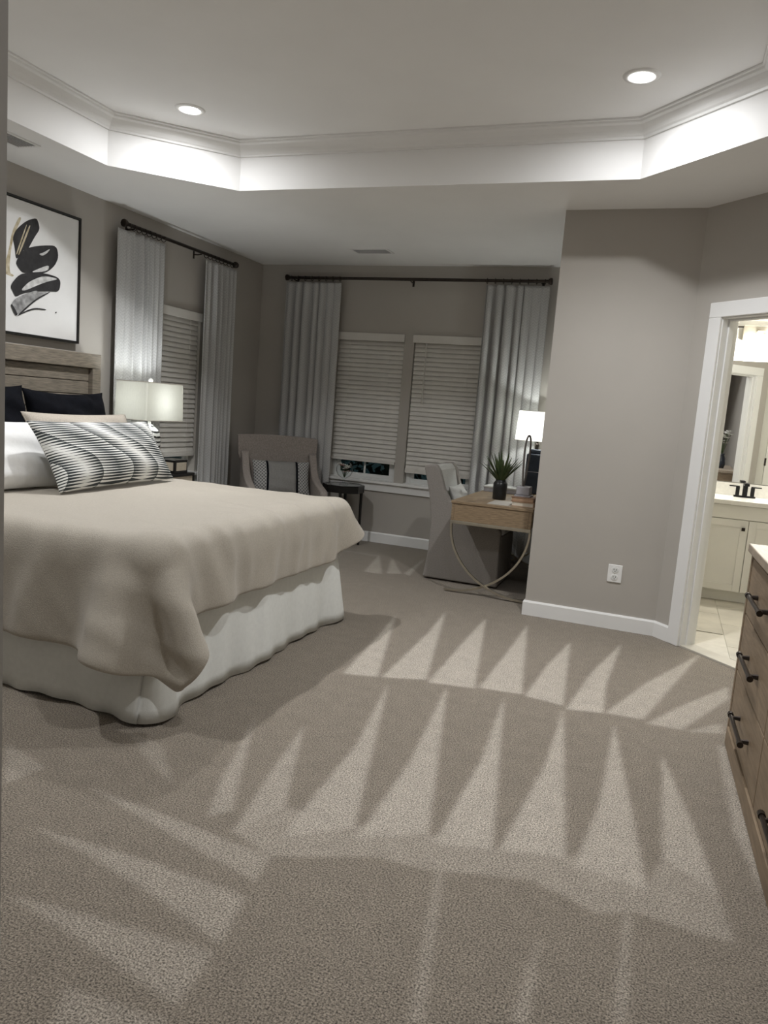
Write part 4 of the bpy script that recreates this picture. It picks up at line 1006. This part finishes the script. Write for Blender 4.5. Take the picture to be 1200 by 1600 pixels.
# slipcovered chair facing the desk (+x)
CY0, CY1 = 5.865, 6.42
sc_ = thing('slipcovered_chair', (-1.5, 6.14, 0), 'grey slipcovered dining chair with skirt to the floor pulled up to the desk', 'chair')
side = [(-1.775,0.012),(-1.745,0.25),(-1.742,0.48),(-1.775,0.70),(-1.835,0.915),(-1.815,0.935),(-1.735,0.945),(-1.70,0.90),(-1.645,0.745),(-1.595,0.665),(-1.53,0.625),(-1.47,0.54),(-1.20,0.50),(-1.16,0.47),(-1.15,0.012)]
for nm, ya, yb in (('side_panel', CY0, CY0+0.065), ('side_panel', CY1-0.065, CY1)):
    b = MB(); n = len(side); b.add([(x, ya, z) for x, z in side]+[(x, yb, z) for x, z in side], [tuple(range(n)), tuple(range(n,2*n))]+[(i,(i+1)%n,n+(i+1)%n,n+i) for i in range(n)]); b.build(nm, M_SLIP, sc_, bevel=0.014, segs=3)
bk = [(-1.770,0.014),(-1.742,0.25),(-1.738,0.48),(-1.770,0.70),(-1.828,0.915),(-1.810,0.928),(-1.735,0.935),(-1.705,0.90),(-1.66,0.70),(-1.63,0.48),(-1.63,0.014)]
b = MB(); n = len(bk); ya, yb = CY0+0.06, CY1-0.06
b.add([(x, ya, z) for x, z in bk]+[(x, yb, z) for x, z in bk], [tuple(range(n)), tuple(range(n,2*n))]+[(i,(i+1)%n,n+(i+1)%n,n+i) for i in range(n)]); b.build('backrest', M_LIGHTGREY, sc_, bevel=0.012, segs=3)
b = MB(); b.box((-1.625,CY0+0.066,0.012),(-1.155,CY1-0.066,0.42)); b.build('skirt', M_SLIP, sc_, bevel=0.01)
b = MB(); b.box((-1.62,CY0+0.062,0.421),(-1.14,CY1-0.062,0.53)); b.build('seat_cushion', M_LIGHTGREY, sc_, bevel=0.035, segs=4)
pillow('chair_pillow', 'light grey pillow propped against the slipcovered chair back', 0.36, 0.26, 0.10, (-1.585, 6.14, 0.655), (math.radians(24), 0, FR), M_LIGHTGREY, 12, group=None)

# ------------------------------------------------------------------ things on the desk
PX, PYp = -1.218, 5.96
pl_ = thing('potted_plant', (PX, PYp, DZ), 'spiky green plant in a matte black pot on the desk', 'plant')
b = MB(); b.lathe([(0.001,0.0006),(0.050,0.0006),(0.054,0.006),(0.056,0.10),(0.055,0.128),(0.046,0.142),(0.040,0.146),(0.040,0.158),(0.034,0.158),(0.034,0.135),(0.001,0.135)], (PX,PYp,DZ), 32); b.build('pot', M_POT, pl_, smooth=True)
r_ = random.Random(21)
for k in range(34):
    a = k*2.39996+r_.uniform(-0.2,0.2); sp = 0.03+0.75*((k+0.5)/34)**0.8; l = r_.uniform(0.21,0.29)*(1.0-0.12*sp)
    d = Vector((math.cos(a)*math.sin(sp), math.sin(a)*math.sin(sp), math.cos(sp))); tip = Vector((math.cos(a), math.sin(a), 0))
    P = []; base = Vector((PX+0.018*math.cos(a), PYp+0.018*math.sin(a), DZ+0.135)); sd = d.cross(Vector((0,0,1)))
    sd = sd.normalized() if sd.length > 1e-3 else Vector((1,0,0)); nn = sd.cross(d)
    vs = []; fs = []; m_ = 7
    for i in range(m_):
        s = i/(m_-1); c = base+d*l*s+tip*(0.018*s*s)-Vector((0,0,1))*0.025*sp*s*s; w = 0.0105*(math.sin(PI*(0.18+0.80*s)))+0.001
        vs += [c-sd*w+nn*w*0.35, c-nn*w*0.15, c+sd*w+nn*w*0.35]
    for i in range(m_-1): fs += [(3*i,3*i+1,3*i+4,3*i+3),(3*i+1,3*i+2,3*i+5,3*i+4)]
    b = MB(); b.add(vs, fs); b.build('leaf', M_LEAF, pl_, smooth=True, fix=False)
# books under the stone pedestal
for i, (x0, x1, y0, y1, z0, h, m_, lab) in enumerate(((-1.052,-0.885,5.615,5.86,DZ,0.036,M_BOOK1,'tan hardback book at the bottom of the stack on the desk'), (-1.058,-0.890,5.622,5.85,DZ+0.0365,0.032,M_BOOK2,'brown hardback book on top of the tan book on the desk'))):
    t = thing('book', ((x0+x1)/2,(y0+y1)/2,z0), lab, 'book', 'books on the desk')
    b = MB(); b.box((x0,y0,z0+0.0005),(x1,y1,z0+0.004)); b.build('cover', m_, t); b = MB(); b.box((x0,y0,z0+h-0.004),(x1,y1,z0+h)); b.build('cover', m_, t)
    b = MB(); b.box((x0+0.005,y0+0.004,z0+0.004),(x1-0.005,y1-0.004,z0+h-0.004)); b.build('pages', M_PAGES if i == 0 else M_BOOK1, t)
    b = MB(); b.box((x1-0.004,y0,z0+0.004),(x1,y1,z0+h-0.004)); b.build('spine', m_, t)
ZBK = DZ+0.0365+0.032
sculp = thing('loop_sculpture', (-0.98, 5.73, ZBK), 'slender bent loop sculpture on a grey stone block atop the books', 'sculpture')
b = MB(); b.box((-1.045,5.66,ZBK+0.0005),(-0.925,5.80,ZBK+0.012)); b.build('plinth', M_STONE, sculp, bevel=0.002)
b = MB(); b.box((-1.035,5.67,ZBK+0.0125),(-0.935,5.79,ZBK+0.078)); b.build('block', M_STONE, sculp, bevel=0.006)
path = []
for k in range(40):
    a = 2*PI*k/40; w = 0.020*(1+0.25*math.sin(a)); path.append((-0.992+w*math.cos(a)*(0.75+0.25*math.sin(a))+0.004*math.sin(a), 5.73+0.02*math.cos(a), ZBK+0.270+0.192*math.sin(a)))
b = MB(); b.tube(path, 0.0075, 8, closed=True, up=(0,1,0)); b.build('loop', M_SILVER, sculp, smooth=True)
gb = thing('linen_box', (-1.33, 6.58, DZ), 'flat grey covered box lying on the desk behind the plant', 'box')
b = MB(); b.box((-1.465,6.47,DZ+0.0005),(-1.175,6.69,DZ+0.034)); b.build('body', M_STONE, gb, bevel=0.003)
b = MB(); b.box((-1.469,6.466,DZ+0.0345),(-1.171,6.694,DZ+0.050)); b.build('lid', M_LIGHTGREY, gb, bevel=0.003)
fo = MB(); fo.box((-1.225,5.56,DZ+0.0005),(-1.062,5.86,DZ+0.003))
tag(fo.build('paper_sheet', mat('paper_grey', (0.50,0.47,0.42), 0.8, var=0.05), None), 'pale sheet of paper lying on the desk in front of the pot', 'paper')
# desk lamp
DLX, DLY = -1.085, 6.74
dl = thing('desk_lamp', (DLX, DLY, DZ), 'desk lamp with bright white drum shade and dark bottle base', 'lamp')
b = MB(); b.box((DLX-0.072,DLY-0.072,DZ+0.0005),(DLX+0.072,DLY+0.072,DZ+0.355)); b.build('base', M_LAMPBLUE, dl, bevel=0.014, segs=3)
b = MB(); b.box((DLX-0.073,DLY-0.073,DZ+0.195),(DLX+0.073,DLY+0.073,DZ+0.198)); b.build('seam_line', M_STONE, dl)
b = MB(); b.box((DLX-0.052,DLY-0.052,DZ+0.3552),(DLX+0.052,DLY+0.052,DZ+0.395)); b.build('shoulder', M_LAMPBLUE, dl, bevel=0.012, segs=3)
b = MB(); b.lathe([(0.016,0.395),(0.016,0.44),(0.010,0.445),(0.010,0.52)], (DLX,DLY,DZ), 14); b.build('neck', M_BRONZE, dl)
b = MB(); P = []
for r, z in ((0.200,1.178),(0.198,1.19),(0.184,1.425),(0.183,1.435)):
    P.append([(DLX+r*math.cos(2*PI*k/48), DLY+r*math.sin(2*PI*k/48), z) for k in range(48)])
b.grid(np.array(P), close_v=True); b.build('shade', M_SHADE2, dl, smooth=True)
for r, z in ((0.2005,1.178),(0.1835,1.435)):
    b = MB(); b.tube([(DLX+r*math.cos(2*PI*k/48), DLY+r*math.sin(2*PI*k/48), z) for k in range(48)], 0.0025, 6, closed=True); b.build('shade_trim', M_GREIGE, dl)
b = MB(); b.tube([(DLX-0.184,DLY,1.42),(DLX+0.184,DLY,1.42)], 0.002, 6); b.tube([(DLX,DLY,DZ+0.52),(DLX,DLY,1.42)], 0.003, 6); b.build('harp', M_NICKEL, dl)
point('lamp_bulb', (DLX, DLY, 1.30), DESK_LAMP_W, (0.97, 1.0, 0.97), dl)

# ------------------------------------------------------------------ dresser (front is local -x, long axis local y)
DRO = (0.393, 3.60, 0)                     # far front corner
dr_t = thing('dresser', DRO, 'wide brown wood dresser with dark bar pulls along the room edge', 'dresser', rotz=math.radians(1.9))
DL, DD, DH = 1.78, 0.445, 0.903             # local: y from 0 to -DL, x from 0 to DD
def dbx(nm, a, c, m_=M_DRESS, par=dr_t, bev=0.003): 
    mb = MB(); mb.box(a, c); return mb.build(nm, m_, par, bevel=bev)
dbx('carcass', (0.024,-DL+0.005,0.085), (DD,-0.005,DH-0.0355))
dbx('top', (-0.016,-DL-0.012,DH-0.035), (DD+0.004,0.012,DH), M_DRESSTOP, bev=0.004)
dbx('end_stile', (0.0,-0.030,0.0), (0.0235,0.0,DH-0.0355)); dbx('end_stile', (0.0,-DL,0.0), (0.0235,-DL+0.030,DH-0.0355))
dbx('top_rail', (0.0,-DL+0.0305,DH-0.052), (0.0235,-0.0305,DH-0.0355)); dbx('plinth', (-0.004,-DL+0.0305,0.001), (0.0235,-0.0305,0.083))
cols = [(-0.034, -0.805), (-0.818, -DL+0.034)]; rows = [(0.605, DH-0.056), (0.352, 0.600), (0.090, 0.347)]
dbx('divider', (0.004,-0.816,0.084), (0.0235,-0.807,DH-0.053))
for ci, (ya, yb) in enumerate(cols):
    for z0, z1 in rows:
        d = dbx('drawer', (0.003,yb,z0), (0.0235,ya,z1)); ym = (ya+yb)/2; zm = (z0+z1)/2; hl = 0.155
        ph = MB(); path = [(-0.030,ym-hl,zm),(-0.030,ym+hl,zm)]; ph.tube(path, 0.0085, 10)
        for e in (-hl, hl): ph.tube([(-0.030,ym+e-0.012,zm),(-0.030,ym+e+0.012,zm)], 0.012, 10)
        for e in (-hl+0.03, hl-0.03): ph.tube([(0.003,ym+e,zm),(-0.030,ym+e,zm)], [0.011,0.007], 8)
        ph.build('bar_pull', M_BRONZE, d, smooth=False, label='dark bronze bar pull')
# flowers on the dresser (seen in the bathroom mirror)
fx, fy = 0.69, 3.0
fv = thing('flower_vase', (fx, fy, DH), 'white blossoms in a dark vase on the dresser, reflected in the mirror', 'vase')
b = MB(); b.lathe([(0.001,0.001),(0.045,0.001),(0.06,0.05),(0.055,0.13),(0.035,0.18),(0.042,0.20)], (fx,fy,DH), 24); b.build('vase', M_LAMPBLUE, fv, smooth=True)
for k in range(12):
    a = k*2.4; rr = 0.10*math.sqrt((k+0.5)/12); C = Vector((fx+rr*math.cos(a), fy+rr*math.sin(a), DH+0.34+0.18*((k*7) % 12)/12)); b = MB()
    for q in range(6):
        g = 2*PI*q/6+k; d = Vector((math.cos(g), math.sin(g), 0.3)).normalized(); s_ = Vector((-math.sin(g), math.cos(g), 0.2))
        b.add([C, C+d*0.03+s_*0.02, C+d*0.055, C+d*0.03-s_*0.02], [(0,1,2,3)])
    b.build('blossom', M_BLOOM, fv, fix=False)
    b = MB(); b.tube([(fx, fy, DH+0.18), C], 0.003, 5); b.build('stem', M_LEAF, fv)

# ------------------------------------------------------------------ bathroom
bf = MB(); bf.prism([dg(T0,0,0.0)[:2], dg(T1,0,0.0)[:2], (1.0,BYF), (BXR,BYF), (BXR,BYB), (BXL,BYB), (BXL,YJ+0.12), (XD+0.05,YJ+0.12), dg(T0,0,0.12)[:2]][:9], 0.0005, 0.006)
bfo = structure(bf.build('floor_bath', M_GROUT)); TS = 0.61
for i in range(-2, 3):
    for j in range(5):
        x0 = 0.505+i*TS; y0 = 4.63+j*0.61 + (0.305 if i % 2 else 0)
        x1, y1 = x0+TS-0.006, y0+0.604
        if x1 < BXL+0.05 or x0 > BXR: continue
        if x0+y0 < 5.46-0.62: continue
        x0c, x1c, y1c = max(x0, BXL+0.013), min(x1, BXR-0.002), min(y1, BYB-0.002)
        if y1c-y0 < 0.05 or x1c-x0c < 0.05: continue
        poly = [(x0c,y0),(x1c,y0),(x1c,y1c),(x0c,y1c)]
        # keep bath side of the diagonal and of the partition wall
        def clip(poly, f):
            out = []
            for k in range(len(poly)):
                a, c = poly[k], poly[(k+1) % len(poly)]; fa, fc = f(a), f(c)
                if fa >= 0: out.append(a)
                if (fa >= 0) != (fc >= 0): s = fa/(fa-fc); out.append((a[0]+(c[0]-a[0])*s, a[1]+(c[1]-a[1])*s))
            return out
        poly = clip(poly, lambda p: p[0]+p[1]-5.465)
        if len(poly) >= 3 and x1c < 0.12: poly = clip(poly, lambda p: p[1]-(YJ+0.121))
        if len(poly) >= 3: poly = clip(poly, lambda p: p[1]-(BYF+0.001))
        if len(poly) < 3: continue
        b = MB(); b.prism(poly, 0.0061, 0.012); b.build('tile', M_TILE, bfo, bevel=0.0015)

VY = 6.63
van = thing('vanity_cabinet', (0.75, 6.9, 0), 'cream shaker vanity cabinet seen through the bathroom doorway', 'vanity')
VX0, VX1 = 0.02, 1.60
b = MB(); b.box((VX0,VY+0.02,0.105),(VX1,BYB-0.002,0.812)); b.build('body', M_VANITY, van)
b = MB(); b.box((VX0+0.03,VY+0.075,0.013),(VX1-0.03,BYB-0.002,0.1045)); b.build('toe_kick', M_VANITY, van)
def shaker(nm, x0, x1, z0, z1, knob=None, flat=False):
    b = MB(); b.box((x0,VY+0.008,z0),(x1,VY+0.0195,z1)); o = b.build(nm, M_VANITY, van, bevel=0.001)
    if not flat:
        w = 0.055
        for a, c in (((x0,z0),(x0+w,z1)),((x1-w,z0),(x1,z1)),((x0+w,z0),(x1-w,z0+w)),((x0+w,z1-w),(x1-w,z1))):
            b = MB(); b.box((a[0],VY,a[1]),(c[0],VY+0.0079,c[1])); b.build('rail', M_VANITY, o, bevel=0.0012)
    else:
        b = MB(); b.box((x0,VY,z0),(x1,VY+0.0079,z1)); b.build('face', M_VANITY, o, bevel=0.0012)
    if knob:
        b = MB(); b.box((knob[0]-0.013,VY-0.022,knob[1]-0.013),(knob[0]+0.013,VY-0.012,knob[1]+0.013)); b.box((knob[0]-0.005,VY-0.012,knob[1]-0.005),(knob[0]+0.005,VY-0.0005,knob[1]+0.005)); b.build('knob', M_BRONZE, o)
shaker('drawer_panel', VX0+0.004, 1.05, 0.700, 0.808, flat=True)
shaker('door', VX0+0.02, 0.345, 0.110, 0.694); shaker('door', 0.350, 0.668, 0.110, 0.694, (0.634, 0.625))
shaker('door', 0.673, 1.05, 0.110, 0.694, (1.015, 0.625)); shaker('drawer', 1.055, VX1-0.004, 0.110, 0.30, flat=True); shaker('drawer', 1.055, VX1-0.004, 0.305, 0.56, flat=True); shaker('drawer', 1.055, VX1-0.004, 0.565, 0.808, flat=True)
ct = thing('vanity_countertop', (0.75, 6.9, 0.813), 'white quartz countertop with backsplash on the vanity', 'countertop')
b = MB(); b.box((VX0-0.01,VY-0.03,0.8125),(VX1+0.01,BYB-0.001,0.848)); b.build('slab', M_QUARTZ, ct, bevel=0.003)
b = MB(); b.box((VX0-0.01,BYB-0.021,0.8485),(VX1+0.01,BYB-0.001,0.955)); b.build('backsplash', M_QUARTZ, ct, bevel=0.002)
fc = thing('bath_faucet', (0.648, 7.08, 0.848), 'black two-handle faucet on the vanity countertop', 'faucet')
fX, fY, fZ = 0.648, 7.06, 0.8485
b = MB(); b.box((fX-0.085,fY-0.025,fZ),(fX+0.085,fY+0.025,fZ+0.014)); b.build('base_plate', M_BLACKM, fc, bevel=0.004)
b = MB(); b.box((fX-0.019,fY-0.016,fZ+0.014),(fX+0.019,fY+0.018,fZ+0.125)); b.box((fX-0.019,fY-0.13,fZ+0.102),(fX+0.019,fY-0.016,fZ+0.125)); b.build('spout', M_BLACKM, fc, bevel=0.003)
for s in (-1, 1):
    b = MB(); b.box((fX+s*0.058-0.015,fY-0.015,fZ+0.0145),(fX+s*0.058+0.015,fY+0.015,fZ+0.085)); xx = sorted((fX+s*0.045, fX+s*0.125)); b.box((xx[0],fY-0.012,fZ+0.085),(xx[1],fY+0.012,fZ+0.095)); b.build('handle', M_BLACKM, fc, bevel=0.002)
mr_ = thing('bathroom_mirror', (0.8, BYB, 1.0), 'frameless wall mirror above the vanity reflecting the doorway', 'mirror')
b = MB(); b.box((0.0,BYB-0.008,0.962),(1.62,BYB-0.002,1.995)); b.build('backing', M_STONE, mr_)
b = MB(); b.box((0.001,BYB-0.012,0.963),(1.619,BYB-0.0081,1.994)); b.build('mirror_glass', M_MIRROR, mr_)
vl = thing('vanity_light', (0.85, BYB, 2.24), 'vanity light bar with glowing glass shades above the bathroom mirror', 'wall light')
b = MB(); b.box((0.38,BYB-0.040,2.268),(1.29,BYB-0.028,2.280)); b.build('bar', M_BRONZE, vl)
b = MB(); b.box((0.47,BYB-0.060,2.165),(1.20,BYB-0.001,2.285)); b.build('backplate', M_NICKEL, vl, bevel=0.004)
for xx in (0.60, 0.84, 1.08):
    b = MB(); b.box((xx-0.03,BYB-0.15,2.222),(xx+0.03,BYB-0.0605,2.234)); b.build('holder', M_NICKEL, vl)
    b = MB(); b.box((xx-0.06,BYB-0.165,2.115),(xx+0.06,BYB-0.065,2.2215)); b.build('glass_shade', M_CLEAR, vl)
    b = MB(); b.lathe([(0.010,0.0),(0.028,-0.02),(0.034,-0.05),(0.026,-0.078),(0.008,-0.09)], (xx,BYB-0.115,2.2215), 16); b.build('bulb', M_BULB, vl, smooth=True)
    point('vanity_bulb', (xx, BYB-0.23, 2.12), BATH_W, (1.0, 0.96, 0.88), vl, r=0.04)
# closet door in the bathroom, seen only in the mirror
d2 = bpy.data.objects.new('door_2', None); link(d2); structure(d2); WL['door_2'] = Vector((0,0,0))
b = MB(); b.box((1.084,BYF-0.04,0.012),(1.836,BYF-0.004,2.026)); leaf2 = b.build('door_leaf', M_VANITY, d2, bevel=0.002)
for z0, z1 in ((0.22,0.95),(1.08,1.90)):
    b = MB(); b.box((1.20,BYF-0.0038,z0),(1.72,BYF+0.004,z1)); b.build('door_panel', M_VANITY, leaf2, bevel=0.003)
for zz in (0.25, 1.08, 1.83):
    b = MB(); b.box((1.074,BYF-0.003,zz-0.045),(1.094,BYF+0.008,zz+0.045)); b.build('hinge', M_BRONZE, leaf2)
